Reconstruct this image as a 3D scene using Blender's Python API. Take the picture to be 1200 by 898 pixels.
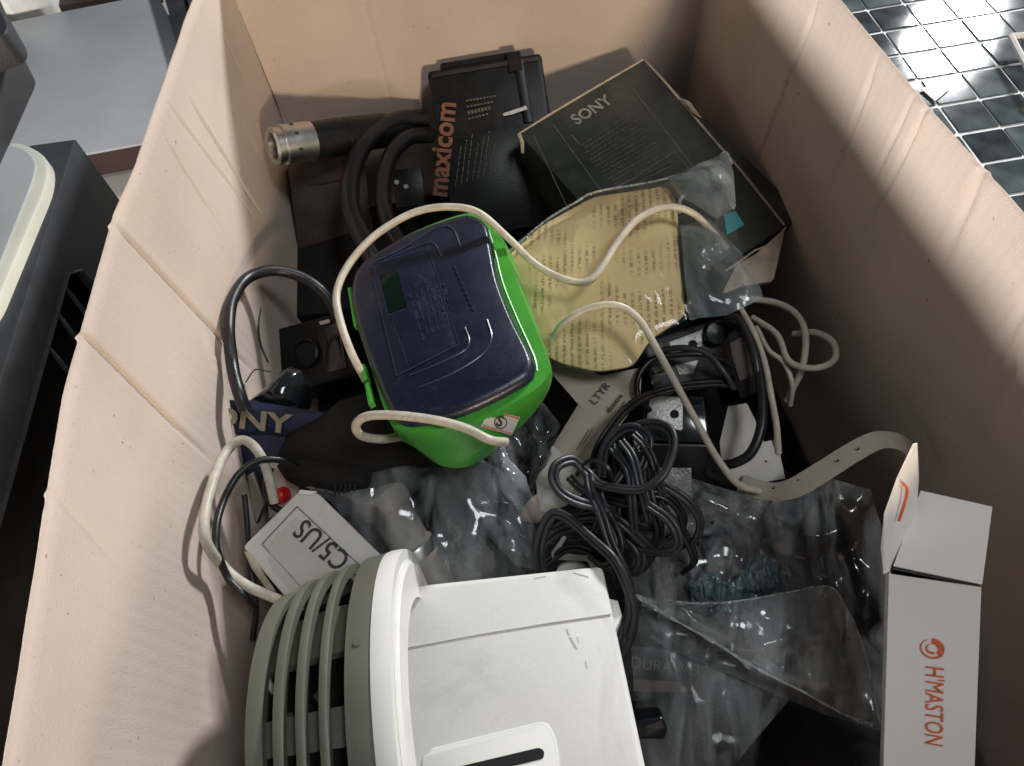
import bpy, bmesh, math, random
from mathutils import Vector, Matrix, noise
random.seed(7)
scn = bpy.context.scene
for o in list(bpy.data.objects): bpy.data.objects.remove(o)
col = scn.collection
# ------------------------------------------------------------------ camera
FPX, CX, CY = 850.0, 600.0, 449.0
CAM = Vector((0, 0, .6))
up = -Vector((80, -531, -850)).normalized()
fw = Vector((-200, 1129, -850)); fw = (fw - up*fw.dot(up)).normalized()
rt = fw.cross(up)
R = Matrix((rt, fw, up))                       # world = R @ camera vector
cd = bpy.data.cameras.new('camera'); cam = bpy.data.objects.new('camera', cd); col.objects.link(cam)
cam.matrix_world = Matrix.Translation(CAM) @ R.to_4x4()
cd.sensor_width = 36; cd.lens = 36*FPX/1200; cd.clip_start = .01; cd.clip_end = 60
scn.camera = cam
# ------------------------------------------------------------------ light
w = bpy.data.worlds.new('World'); scn.world = w; w.use_nodes = True
w.node_tree.nodes['Background'].inputs[0].default_value = (.80, .88, 1, 1)
w.node_tree.nodes['Background'].inputs[1].default_value = .08
def lamp(name, pos, target, size, power, color, shape='DISK'):
    l = bpy.data.lights.new(name, 'AREA'); l.shape = shape; l.size = size; l.energy = power; l.color = color
    o = bpy.data.objects.new(name, l); col.objects.link(o); o.location = pos
    o.rotation_euler = (Vector(target)-Vector(pos)).to_track_quat('-Z', 'Y').to_euler(); return o
lamp('ceiling_lamp', (1.58, 1.95, 1.28), (0, .25, .2), .25, 70, (.96, .98, 1))
lamp('window_light', (-2.4, -1.3, .545), (.1, .3, .3), .2, 125, (1, .95, .92))
lamp('rear_lamp', (.75, -2.3, .98), (.05, .55, .28), .26, 46, (1, .80, .56))
lamp('room_light', (.75, -.35, 2.1), (0, .3, .1), .5, 12.5, (.93, .97, 1))
vs = scn.view_settings; vs.view_transform = 'Standard'; vs.look = 'None'; vs.exposure = 0; vs.gamma = 1
scn.render.engine = 'CYCLES'
scn.cycles.transparent_max_bounces = 24
# ------------------------------------------------------------------ projection helpers
def ray(x, y): return R @ Vector(((x-CX)/FPX, -(y-CY)/FPX, -1))
def P(x, y, z):
    d = ray(x, y); return CAM + d*((z-CAM.z)/d.z)
def PX(x, y, wx):
    d = ray(x, y); return CAM + d*(wx/d.x)
def PYp(x, y, wy):
    d = ray(x, y); return CAM + d*(wy/d.y)
class Frame:
    def __init__(s, A, B, D):
        A, B, D = P(*A) if len(A) == 3 and not isinstance(A, Vector) else A, P(*B) if not isinstance(B, Vector) else B, P(*D) if not isinstance(D, Vector) else D
        s.o = A; s.x = (B-A).normalized(); n = s.x.cross(D-A).normalized()
        if n.dot(CAM-A) < 0: n = -n
        s.z = n; s.y = n.cross(s.x)
        s.m = Matrix((s.x, s.y, s.z)).transposed().to_4x4(); s.m.translation = A
    def uv(s, px, py, w=0):
        d = ray(px, py); q = s.o + s.z*w
        t = (q-CAM).dot(s.z)/d.dot(s.z); h = CAM+d*t-q
        return (h.dot(s.x), h.dot(s.y))
    def uvs(s, pts, w=0): return [s.uv(p[0], p[1], w) for p in pts]
# ------------------------------------------------------------------ materials
def mat(name, c, rough=.5, metal=0, var=.08, vs=30, bump=.0, bs=400, spec=.5, c2=None, dirt=0, coat=0, emit=0):
    m = bpy.data.materials.new(name); m.use_nodes = True; nt = m.node_tree; N = nt.nodes; L = nt.links
    b = N['Principled BSDF']; b.inputs['Roughness'].default_value = rough; b.inputs['Metallic'].default_value = metal
    b.inputs['Specular IOR Level'].default_value = spec; b.inputs['Coat Weight'].default_value = coat
    tc = N.new('ShaderNodeTexCoord'); n1 = N.new('ShaderNodeTexNoise'); n1.inputs['Scale'].default_value = vs; n1.inputs['Detail'].default_value = 6
    L.new(tc.outputs['Object'], n1.inputs['Vector'])
    cr = N.new('ShaderNodeValToRGB'); e = cr.color_ramp.elements; e[0].position = .3; e[1].position = .7
    c2 = c2 or tuple(min(1, v*(1+var*2)) for v in c)
    e[0].color = (*[v*(1-var) for v in c], 1); e[1].color = (*c2, 1)
    L.new(n1.outputs['Fac'], cr.inputs['Fac']); out = cr.outputs['Color']
    if dirt:
        n2 = N.new('ShaderNodeTexNoise'); n2.inputs['Scale'].default_value = vs*2.3; n2.inputs['Detail'].default_value = 9; n2.inputs['Distortion'].default_value = 1.5
        L.new(tc.outputs['Object'], n2.inputs['Vector'])
        r2 = N.new('ShaderNodeValToRGB'); r2.color_ramp.elements[0].position = .55; r2.color_ramp.elements[1].position = .78
        L.new(n2.outputs['Fac'], r2.inputs['Fac'])
        mu = N.new('ShaderNodeMath'); mu.operation = 'MULTIPLY'; mu.inputs[1].default_value = dirt; L.new(r2.outputs['Color'], mu.inputs[0])
        mx = N.new('ShaderNodeMixRGB'); mx.inputs['Color2'].default_value = (.20, .17, .13, 1)
        L.new(mu.outputs[0], mx.inputs['Fac']); L.new(out, mx.inputs['Color1']); out = mx.outputs['Color']
    L.new(out, b.inputs['Base Color'])
    rr = N.new('ShaderNodeMapRange'); rr.inputs['To Min'].default_value = rough*.8; rr.inputs['To Max'].default_value = min(1, rough*1.3)
    L.new(n1.outputs['Fac'], rr.inputs['Value']); L.new(rr.outputs[0], b.inputs['Roughness'])
    if bump:
        n3 = N.new('ShaderNodeTexNoise'); n3.inputs['Scale'].default_value = bs; n3.inputs['Detail'].default_value = 5
        L.new(tc.outputs['Object'], n3.inputs['Vector']); bp = N.new('ShaderNodeBump'); bp.inputs['Strength'].default_value = bump; bp.inputs['Distance'].default_value = .001
        L.new(n3.outputs['Fac'], bp.inputs['Height']); L.new(bp.outputs[0], b.inputs['Normal'])
    return m
def film(name, tint, haze, rough=.12, bs=60, bump=.5, hz=(.75, .8, .82), patch=.5, gloss=1.0):
    """clear plastic: transparent film with fresnel gloss and patchy milky haze"""
    m = bpy.data.materials.new(name); m.use_nodes = True; nt = m.node_tree; N = nt.nodes; L = nt.links
    N.remove(N['Principled BSDF']); out = N['Material Output']
    tr = N.new('ShaderNodeBsdfTransparent'); tr.inputs[0].default_value = (*tint, 1)
    df = N.new('ShaderNodeBsdfDiffuse'); df.inputs[0].default_value = (*hz, 1)
    gl = N.new('ShaderNodeBsdfGlossy'); gl.inputs['Roughness'].default_value = rough
    tc = N.new('ShaderNodeTexCoord'); n = N.new('ShaderNodeTexNoise'); n.inputs['Scale'].default_value = bs; n.inputs['Detail'].default_value = 7; n.inputs['Distortion'].default_value = 1.2
    L.new(tc.outputs['Object'], n.inputs['Vector'])
    bp = N.new('ShaderNodeBump'); bp.inputs['Strength'].default_value = bump; bp.inputs['Distance'].default_value = .004
    mp = N.new('ShaderNodeMapping'); mp.inputs['Scale'].default_value = (1, .28, 1); mp.inputs['Rotation'].default_value = (0, 0, .9); L.new(tc.outputs['Object'], mp.inputs['Vector']); L.new(mp.outputs[0], n.inputs['Vector'])
    wn = N.new('ShaderNodeTexNoise'); wn.inputs['Scale'].default_value = bs*.35; wn.inputs['Detail'].default_value = 3; L.new(mp.outputs[0], wn.inputs['Vector'])
    wa = N.new('ShaderNodeVectorMath'); wa.operation = 'MULTIPLY_ADD'; wa.inputs[1].default_value = (.03, .03, .03); L.new(wn.outputs['Color'], wa.inputs[0]); L.new(mp.outputs[0], wa.inputs[2])
    nb = N.new('ShaderNodeTexVoronoi'); nb.feature = 'F1'; nb.inputs['Scale'].default_value = bs*1.1; L.new(wa.outputs[0], nb.inputs['Vector'])
    L.new(nb.outputs['Distance'], bp.inputs['Height']); L.new(bp.outputs[0], gl.inputs['Normal']); L.new(bp.outputs[0], df.inputs['Normal'])
    mr = N.new('ShaderNodeMapRange'); mr.inputs['From Min'].default_value = .35; mr.inputs['From Max'].default_value = .7
    mr.inputs['To Min'].default_value = haze*(1-patch); mr.inputs['To Max'].default_value = haze*(1+patch); L.new(n.outputs['Fac'], mr.inputs['Value'])
    m1 = N.new('ShaderNodeMixShader'); L.new(mr.outputs[0], m1.inputs[0]); L.new(tr.outputs[0], m1.inputs[1]); L.new(df.outputs[0], m1.inputs[2])
    fr = N.new('ShaderNodeFresnel'); fr.inputs['IOR'].default_value = 1.5; L.new(bp.outputs[0], fr.inputs['Normal'])
    fm = N.new('ShaderNodeMath'); fm.operation = 'MULTIPLY'; fm.inputs[1].default_value = gloss; L.new(fr.outputs[0], fm.inputs[0])
    m2 = N.new('ShaderNodeMixShader'); L.new(fm.outputs[0], m2.inputs[0]); L.new(m1.outputs[0], m2.inputs[1]); L.new(gl.outputs[0], m2.inputs[2])
    L.new(m2.outputs[0], out.inputs[0]); return m
def board_mat():
    m = mat('cardboard_brown', (.565, .465, .395), .85, 0, .07, 9, .35, 900, .15)
    nt = m.node_tree; N = nt.nodes; L = nt.links; b = N['Principled BSDF']
    # faint flute lines under the liner paper, plus small specks
    tc = N.new('ShaderNodeTexCoord'); wv = N.new('ShaderNodeTexWave'); wv.bands_direction = 'DIAGONAL'; wv.bands_direction = 'Y'
    wv.inputs['Scale'].default_value = 42; wv.inputs['Distortion'].default_value = 0
    L.new(tc.outputs['Object'], wv.inputs['Vector'])
    bp = N.new('ShaderNodeBump'); bp.inputs['Strength'].default_value = .13; bp.inputs['Distance'].default_value = .0006
    L.new(wv.outputs['Fac'], bp.inputs['Height'])
    old = b.inputs['Normal'].links[0].from_node; L.new(bp.outputs[0], old.inputs['Normal'])
    vo = N.new('ShaderNodeTexNoise'); vo.inputs['Scale'].default_value = 260; vo.inputs['Detail'].default_value = 2
    L.new(tc.outputs['Object'], vo.inputs['Vector'])
    cr = N.new('ShaderNodeValToRGB'); cr.color_ramp.elements[0].position = .72; cr.color_ramp.elements[1].position = .80
    L.new(vo.outputs['Fac'], cr.inputs['Fac'])
    src = b.inputs['Base Color'].links[0].from_socket
    mx = N.new('ShaderNodeMixRGB'); mx.inputs['Color2'].default_value = (.22, .14, .09, 1); L.new(cr.outputs['Color'], mx.inputs['Fac']); L.new(src, mx.inputs['Color1'])
    L.new(mx.outputs['Color'], b.inputs['Base Color']); return m
def print_mat(name, paper, ink, rowscale=95, ang=90):
    """paper with rows of unreadable small print, flat print only"""
    m = mat(name, paper, .6, 0, .08, 25, .15, 300, .3); nt = m.node_tree; N = nt.nodes; L = nt.links; b = N['Principled BSDF']
    tc = N.new('ShaderNodeTexCoord'); mp = N.new('ShaderNodeMapping'); L.new(tc.outputs['Object'], mp.inputs['Vector'])
    mp.inputs['Rotation'].default_value = (0, 0, math.radians(ang))
    wv = N.new('ShaderNodeTexWave'); wv.bands_direction = 'Y'; wv.inputs['Scale'].default_value = rowscale; L.new(mp.outputs[0], wv.inputs['Vector'])
    mp2 = N.new('ShaderNodeMapping'); mp2.inputs['Scale'].default_value = (520, 210, 1); L.new(mp.outputs[0], mp2.inputs['Vector'])
    nz = N.new('ShaderNodeTexNoise'); nz.inputs['Scale'].default_value = 1; nz.inputs['Detail'].default_value = 1; L.new(mp2.outputs[0], nz.inputs['Vector'])
    nb = N.new('ShaderNodeTexNoise'); nb.inputs['Scale'].default_value = 30; nb.inputs['Detail'].default_value = 1; L.new(mp.outputs[0], nb.inputs['Vector'])
    def gt(s, v):
        q = N.new('ShaderNodeMapRange'); q.inputs['From Min'].default_value = v-.06; q.inputs['From Max'].default_value = v+.06; L.new(s, q.inputs['Value']); return q.outputs[0]
    a = N.new('ShaderNodeMath'); a.operation = 'MULTIPLY'; L.new(gt(wv.outputs['Fac'], .6), a.inputs[0]); L.new(gt(nz.outputs['Fac'], .46), a.inputs[1])
    c = N.new('ShaderNodeMath'); c.operation = 'MULTIPLY'; L.new(a.outputs[0], c.inputs[0]); L.new(gt(nb.outputs['Fac'], .50), c.inputs[1])
    d = N.new('ShaderNodeMath'); d.operation = 'MULTIPLY'; d.inputs[1].default_value = .62; L.new(c.outputs[0], d.inputs[0])
    src = b.inputs['Base Color'].links[0].from_socket
    mx = N.new('ShaderNodeMixRGB'); mx.inputs['Color2'].default_value = (*ink, 1); L.new(d.outputs[0], mx.inputs['Fac']); L.new(src, mx.inputs['Color1'])
    L.new(mx.outputs['Color'], b.inputs['Base Color']); return m
M = dict(
 board=board_mat(),
 black=mat('black_plastic', (.007, .007, .0075), .38, 0, .25, 60, .15, 700, .35, dirt=.05),
 blackm=mat('matt_black', (.008, .0078, .0078), .7, 0, .3, 40, .3, 500, .25, dirt=.04),
 cloth=mat('black_cloth_gap_filler', (.010, .010, .011), .55, 0, .3, 60, .5, 900, .3),
 gloss=mat('glossy_black', (.010, .012, .014), .12, 0, .2, 30, coat=.3),
 rubber=mat('black_rubber', (.010, .010, .011), .36, 0, .2, 80, .1, 900),
 greyrub=mat('dark_grey_cable', (.026, .027, .030), .34, 0, .2, 80, .1, 900),
 beige=mat('beige_cable', (.50, .455, .37), .42, 0, .10, 120, .1, 700, dirt=.45),
 navy=mat('navy_plastic', (.008, .011, .027), .30, 0, .12, 50, .12, 900, dirt=.10),
 navyhi=mat('navy_highlight_plastic', (.022, .030, .055), .25, 0, .12, 50),  # lighter navy: paints the lid's highlight, also colours the raised marks
 green=mat('green_plastic', (.060, .32, .035), .33, 0, .10, 40, .08, 700),
 dkgreen=mat('dark_green_window', (.002, .009, .005), .15, 0, .2, 40),
 white=mat('white_plastic', (.84, .82, .765), .40, 0, .05, 7, .08, 500, dirt=.28),
 whiter=mat('white_ring_plastic', (.84, .83, .77), .36, 0, .03, 12),
 olive=mat('grey_green_plastic', (.125, .13, .095), .5, 0, .08, 25, .12, 700, dirt=.10),
 dark=mat('interior_shade', (.008, .008, .008), .8, 0, .2, 30),  # near-black colour standing for shade inside holes and hollows
 card=mat('white_card', (.66, .64, .60), .55, 0, .04, 25, .1, 500, .35, dirt=.12),
 cardw=mat('clean_white_card', (.82, .80, .77), .42, 0, .02, 18, .05, 500, .4),
 label=mat('grey_label', (.55, .53, .48), .55, 0, .05, 40, .1, 400, dirt=.1),
 kraft=mat('worn_brown_card', (.42, .35, .26), .85, 0, .2, 60, .7, 300, dirt=.3),
 ink=mat('dark_ink', (.035, .033, .035), .7),
 inkg=mat('grey_ink', (.10, .105, .095), .55, 0, .3, 200),
 inkl=mat('faded_grey_ink', (.26, .26, .23), .6, 0, .3, 200),
 olivink=mat('olive_ink', (.070, .066, .040), .5, 0, .3, 150),
 orange=mat('orange_ink', (.15, .055, .026), .6, 0, .2, 100),
 logored=mat('red_orange_ink', (.64, .14, .06), .5, 0, .15, 300),
 dkredp=mat('dark_red_print', (.30, .03, .02), .5, 0, .1, 100),
 red=mat('red_plastic', (.50, .012, .010), .35),
 steel=mat('brushed_steel', (.62, .62, .60), .32, 1, .1, 90, .1, 900),
 silver=mat('silver_label', (.42, .42, .40), .42, .5, .2, 160, .6, 500),
 sonyb=mat('black_printed_card', (.028, .036, .030), .34, 0, .3, 30, .1, 500, dirt=.18),
 cream=mat('cream_plastic', (.56, .57, .49), .45, 0, .05, 20),
 pgrey=mat('pale_grey_plastic', (.33, .36, .37), .32, 0, .06, 12),
 dgrey=mat('dark_grey_metal', (.034, .038, .044), .38, 0, .1, 60, .1, 1500),
 dgreyt=mat('rough_dark_grey_plastic', (.020, .021, .025), .5, 0, .15, 40, .25, 900),
 blueboard=mat('blue_grey_board', (.31, .32, .33), .28, 0, .10, 5, .1, 12, .6),
 dkred=mat('dark_red_edge', (.034, .014, .012), .35, 0, .1, 20),
 floor=mat('beige_floor', (.48, .46, .41), .45, 0, .06, 6),
 teal=mat('teal_sticker', (.05, .34, .40), .3),
 grout=mat('pale_grout', (.70, .72, .71), .6, 0, .12, 60, .3, 300, dirt=.2),
 tile0=mat('dark_glazed_tile', (.050, .062, .064), .055, 0, .5, 40, c2=(.085, .11, .115)),
 tile1=mat('grey_glazed_tile', (.05, .066, .07), .06, 0, .5, 30, c2=(.12, .15, .155)),
 tile2=mat('black_glazed_tile', (.03, .038, .04), .05, 0, .5, 50),
 tile3=mat('teal_glazed_tile', (.05, .085, .09), .06, 0, .5, 35, c2=(.16, .2, .21)),
 smudge=mat('grey_smudge', (.50, .48, .42), .5),
 wire=mat('white_wire', (.80, .82, .82), .3, 0, .04, 60),
 sheet=mat('dark_glossy_sheet', (.07, .095, .10), .075, 0, .6, 14, .0, 22, .8),
 strap=mat('navy_strap', (.004, .007, .034), .6, 0, .2, 120, .5, 900),
 gold=mat('beige_thread', (.27, .225, .15), .6, 0, .15, 200),
 paper=print_mat('yellow_printed_paper', (.93, .69, .36), (.24, .16, .08), 62, 114),
 wpaper=mat('off_white_paper', (.55, .53, .48), .6, 0, .06, 30, .3, 200, dirt=.15),
 strip=mat('buff_card', (.43, .38, .31), .6, 0, .06, 30, .15, 300, dirt=.15),
 pinkish=mat('pinkish_card', (.50, .39, .33), .6, 0, .06, 30),
 cap=mat('taupe_plastic', (.40, .35, .31), .42, 0, .06, 30),
 brown=mat('brown_vinyl', (.060, .040, .034), .55, 0, .3, 30, .4, 200),
 clear=film('clear_plastic_bag', (.94, .96, .96), .13, .09, 50, .7, patch=.95, gloss=1.0),
 hazy=film('hazy_plastic_bag', (.93, .95, .95), .16, .09, 60, .8, patch=.95, gloss=1.1),
 dim=film('dull_plastic_bag', (.92, .94, .94), .12, .16, 60, .7, patch=.9, gloss=.35),
 milky=film('milky_plastic_bag', (.86, .91, .93), .26, .14, 45, .7, (.62, .72, .76), patch=.6),
 tight=film('tight_clear_wrap', (.98, .98, .96), .025, .10, 60, .5, gloss=.55),
 bluef=film('blue_crumpled_film', (.60, .88, .95), .13, .06, 170, 1.0, (.45, .75, .85), patch=.9, gloss=2.6),
 seam=film('plastic_bag_seam', (.85, .9, .9), .42, .12, 200, .6, (.8, .84, .85)),
)
# ------------------------------------------------------------------ mesh helpers
def link(name, verts, faces, m, parent=None, mw=None, smooth=True, auto=True):
    me = bpy.data.meshes.new(name); me.from_pydata([tuple(v) for v in verts], [], faces); me.validate()
    bm = bmesh.new(); bm.from_mesh(me); bmesh.ops.recalc_face_normals(bm, faces=bm.faces)
    if smooth:
        for f in bm.faces: f.smooth = True
        for e in bm.edges:
            if len(e.link_faces) == 2 and e.calc_face_angle(0) > math.radians(38): e.smooth = False
    bm.to_mesh(me); bm.free()
    me.materials.append(m if not isinstance(m, str) else M[m]); o = bpy.data.objects.new(name, me); col.objects.link(o)
    if parent: o.parent = parent
    if mw: o.matrix_world = mw
    return o
def tag(o, label=None, cat=None, group=None, kind=None):
    if label: o['label'] = label
    if cat: o['category'] = cat
    if group: o['group'] = group
    if kind: o['kind'] = kind
    return o
def thing(name, label, cat, F=None, group=None):
    o = bpy.data.objects.new(name, None); col.objects.link(o); o.empty_display_size = .02
    if F is not None: o.matrix_world = F.m if isinstance(F, Frame) else F
    return tag(o, label, cat, group)
def rnd(pts, r, k=4):
    out = []; n = len(pts)
    for i in range(n):
        p = Vector(pts[i][:2]); a = Vector(pts[i-1][:2]); b = Vector(pts[(i+1) % n][:2])
        ra = min(r, (a-p).length*.48); rb = min(r, (b-p).length*.48)
        s = p+(a-p).normalized()*ra; e = p+(b-p).normalized()*rb
        for j in range(k+1):
            t = j/k; q = s*(1-t)**2 + p*2*t*(1-t) + e*t*t; out.append((q.x, q.y))
    return out
def cat(pts, n=8, closed=False):
    P_ = [Vector(p) for p in pts]; out = []; m = len(P_)
    rng = range(m if closed else m-1)
    for i in rng:
        p0 = P_[(i-1) % m] if closed or i > 0 else P_[0]*2-P_[1]
        p1 = P_[i]; p2 = P_[(i+1) % m]; p3 = P_[(i+2) % m] if closed or i+2 < m else P_[-1]*2-P_[-2]
        for j in range(n):
            t = j/n; out.append(.5*((2*p1)+(p2-p0)*t+(2*p0-5*p1+4*p2-p3)*t*t+(3*p1-p0-3*p2+p3)*t**3))
    if not closed: out.append(P_[-1])
    return out
def resample(pts, N):
    P_ = [Vector(p[:2]) for p in pts]; P_.append(P_[0]); d = [0]
    for a, b in zip(P_, P_[1:]): d.append(d[-1]+(b-a).length)
    out = []; k = 0
    for i in range(N):
        t = d[-1]*i/N
        while d[k+1] < t: k += 1
        s = (t-d[k])/max(1e-9, d[k+1]-d[k]); q = P_[k].lerp(P_[k+1], s); out.append((q.x, q.y))
    return out
def slab(name, F, pts, t, m, parent=None, w=0, r=0, bev=0, smooth=True, taper=1, top=None):
    """prism from an outline in plane coordinates, its top at w, its bottom at w-t"""
    if r: pts = rnd(pts, r)
    n = len(pts); c = Vector((sum(p[0] for p in pts)/n, sum(p[1] for p in pts)/n))
    V = []; Fc = []; lv = []
    if bev:
        k = [(bev, 0), (bev*.3, -bev*.3), (0, -bev)]
    else: k = [(0, 0)]
    k = k+[(0, -t)]
    for (ins, dz) in k:
        ring = []
        for i, p in enumerate(pts):
            p = Vector(p); tp = taper if dz == -t else 1
            if ins:
                a = Vector(pts[i-1]); b = Vector(pts[(i+1) % n]); d = (b-a).normalized(); nn = Vector((-d.y, d.x))
                if nn.dot(c-p) < 0: nn = -nn
                p = p+nn*ins
            p = c+(p-c)*tp
            ring.append((p.x, p.y, w+dz))
        lv.append(len(V)); V += ring
    for a, b in zip(lv, lv[1:]):
        for i in range(n): j = (i+1) % n; Fc.append((a+i, a+j, b+j, b+i))
    Fc.append(tuple(range(n))); Fc.append(tuple(lv[-1]+i for i in reversed(range(n))))
    return link(name, V, Fc, m, parent, None if parent else F.m, smooth)
def loft(name, F, levels, m, parent=None, N=120, smooth=True):
    V = []; Fc = []
    for pts, w in levels:
        for p in resample(pts, N): V.append((p[0], p[1], w))
    for l in range(len(levels)-1):
        for i in range(N): j = (i+1) % N; a = l*N; Fc.append((a+i, a+j, a+N+j, a+N+i))
    Fc.append(tuple(range(N))); Fc.append(tuple((len(levels)-1)*N+i for i in reversed(range(N))))
    return link(name, V, Fc, m, parent, None if parent else F.m, smooth)
def inset(pts, s):
    n = len(pts); c = Vector((sum(p[0] for p in pts)/n, sum(p[1] for p in pts)/n))
    return [tuple(c+(Vector(p[:2])-c)*s) for p in pts]
def tri(x): x = x % 1; return abs(x-.5)*4-1
def crumple(x, y, seed, s=1.0):
    rs = random.Random(seed); h = 0; wx = noise.noise((x*25*s, y*25*s, seed*3.1))*.35
    for k in range(6):
        a = rs.uniform(0, math.pi); f = s*rs.uniform(9, 34); ph = rs.random()
        v = tri((x*math.cos(a)+y*math.sin(a))*f+ph+wx*2)
        g = noise.noise((x*18+k*7, y*18, seed+k))
        h += v*max(0, g+.25)*(22/f)**.8
    h += noise.noise((x*70*s, y*70*s, seed))*.5
    return h*.5
def sheet(name, F, pts, m, parent=None, w=0, hgt=.0, amp=.004, rings=26, N=150, seed=1, pw=3, edge=.25, bottom=None, cs=1.0, smooth=True, center=None, prof=None):
    """star-shaped sheet (film, cloth, paper) crumpled and bulged; bottom adds a closed underside at that depth"""
    rp = resample(pts, N); c = Vector(center) if center else Vector((sum(p[0] for p in rp)/N, sum(p[1] for p in rp)/N))
    def hh(x, y, s):
        b = hgt*(1-s**pw); e = edge+(1-edge)*min(1, (1-s)*5)
        return w+b+amp*crumple(x, y, seed, cs)*e + (prof(x, y) if prof else 0)
    V = [(c.x, c.y, hh(c.x, c.y, 0))]; Fc = []
    for k in range(1, rings+1):
        s = k/rings
        for p in rp:
            q = c+(Vector(p)-c)*s; V.append((q.x, q.y, hh(q.x, q.y, s)))
    for i in range(N):
        Fc.append((0, 1+i, 1+(i+1) % N))
        for k in range(rings-1):
            a = 1+k*N; Fc.append((a+i, a+N+i, a+N+(i+1) % N, a+(i+1) % N))
    if bottom is not None:
        b0 = len(V)
        for p in rp: q = c+(Vector(p)-c)*.97; V.append((q.x, q.y, w-bottom))
        a = 1+(rings-1)*N
        for i in range(N): j = (i+1) % N; Fc.append((a+i, b0+i, b0+j, a+j))
        Fc.append(tuple(b0+i for i in reversed(range(N))))
    return link(name, V, Fc, m, parent, None if parent else F.m, smooth)
def tube(pts, r, n=10, cap=True, taper=None, ell=None):
    V = []; Fc = []; P_ = [Vector(p) for p in pts]; m = len(P_)
    t = (P_[1]-P_[0]).normalized(); nrm = t.orthogonal().normalized()
    if abs(t.z) < .95: nrm = (Vector((0, 0, 1))-t*t.z).normalized()
    for i in range(m):
        t2 = (P_[min(i+1, m-1)]-P_[max(i-1, 0)]).normalized()
        nrm = (nrm-t2*nrm.dot(t2)).normalized(); b = t2.cross(nrm)
        rr = r if taper is None else r*taper(i/(m-1))
        for k in range(n):
            a = 2*math.pi*k/n
            if ell: V.append(P_[i]+nrm*math.cos(a)*rr*ell[1]+b*math.sin(a)*rr*ell[0])
            else: V.append(P_[i]+(nrm*math.cos(a)+b*math.sin(a))*rr)
    for i in range(m-1):
        for k in range(n): Fc.append((i*n+k, i*n+(k+1) % n, (i+1)*n+(k+1) % n, (i+1)*n+k))
    if cap: Fc.append(tuple(reversed(range(n)))); Fc.append(tuple((m-1)*n+k for k in range(n)))
    return V, Fc
LX, RX = -.176, .236
def inbox(x, y, z):
    p = P(x, y, z)
    if p.x < LX: p = PX(x, y, LX)
    if p.x > RX: p = PX(x, y, RX)
    if p.y > .565: p = PYp(x, y, .565)
    return p
def cable(name, label, pts, r, m, group=None, twin=False, parent=None, n=12, seg=8, catg='cable', wob=.0006):
    C = cat([inbox(*p) for p in pts], seg)
    C = [c+Vector((noise.noise(c*40), noise.noise(c*40+Vector((9, 0, 0))), noise.noise(c*40+Vector((0, 9, 0)))))*wob for c in C]
    if twin:
        V = []; Fc = []
        nr = None
        offs = []
        for i in range(len(C)):
            t = (C[min(i+1, len(C)-1)]-C[max(0, i-1)]).normalized()
            if nr is None: nr = t.cross(Vector((0, 0, 1))).normalized()
            nr = (nr-t*nr.dot(t)).normalized(); offs.append(nr.copy())
        for s in (-1, 1):
            v, f = tube([c+o*s*r*.93 for c, o in zip(C, offs)], r, n); b = len(V); V += v; Fc += [tuple(b+i for i in q) for q in f]
    else: V, Fc = tube(C, r, n)
    org = C[0]
    if parent: return link(name, [parent.matrix_world.inverted() @ v for v in V], Fc, m, parent)
    o = link(name, [v-org for v in V], Fc, m); o.location = org
    return tag(o, label, catg, group)
def ltube(name, F, pts, r, m, parent, n=6, seg=6, closed=False):
    C = cat(pts, seg) if seg > 1 else [Vector(p) for p in pts]
    V, Fc = tube(C, r, n); return link(name, V, Fc, m, parent)
def text(name, s, size, F, pos, ang, m, parent, bold=0, sx=1, w=.0003, ext=.00008, align='LEFT'):
    c = bpy.data.curves.new(name, 'FONT'); c.body = s; c.size = size; c.extrude = ext; c.offset = bold; c.align_x = align; c.resolution_u = 3
    t = bpy.data.objects.new(name, c); col.objects.link(t); bpy.context.view_layer.update()
    me = bpy.data.meshes.new_from_object(t.evaluated_get(bpy.context.evaluated_depsgraph_get()))
    bpy.data.objects.remove(t); me.materials.clear(); me.materials.append(M[m])
    o = bpy.data.objects.new(name, me); col.objects.link(o); o.parent = parent
    o.matrix_basis = Matrix.Translation((pos[0], pos[1], w)) @ Matrix.Rotation(ang, 4, 'Z') @ Matrix.Diagonal((sx, 1, 1, 1))
    return o
def fit(o, sx, sy=1, *_):
    o.matrix_basis = o.matrix_basis @ Matrix.Diagonal((sx, sy, 1, 1))
def angpx(F, a, b):
    A = Vector(F.uv(*a)); B = Vector(F.uv(*b)); d = B-A; return math.atan2(d.y, d.x), d.length, A
def bars(name, F, rows, m, parent, w=.0003, t=.0004):
    """flat printed strokes: list of (uv a, uv b, width)"""
    V = []; Fc = []
    for a, b, wd in rows:
        a = Vector(a); b = Vector(b); d = (b-a).normalized(); n = Vector((-d.y, d.x))*wd/2; k = len(V)
        for z in (w, w-t):
            for q in (a-n, b-n, b+n, a+n): V.append((q.x, q.y, z))
        Fc += [(k, k+1, k+2, k+3), (k+7, k+6, k+5, k+4)]+[(k+i, k+4+i, k+4+(i+1) % 4, k+(i+1) % 4) for i in range(4)]
    return link(name, V, Fc, m, parent, smooth=False)
def revolve(prof, n=40):
    """prof: (x along axis, radius)"""
    V = []; Fc = []
    for x, r in prof:
        for k in range(n): a = 2*math.pi*k/n; V.append((x, r*math.cos(a), r*math.sin(a)))
    for i in range(len(prof)-1):
        for k in range(n): Fc.append((i*n+k, i*n+(k+1) % n, (i+1)*n+(k+1) % n, (i+1)*n+k))
    return V, Fc
def axisframe(a, b):
    x = (b-a).normalized(); y = Vector((0, 0, 1)).cross(x).normalized(); z = x.cross(y)
    m = Matrix((x, y, z)).transposed().to_4x4(); m.translation = a; return m
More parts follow.
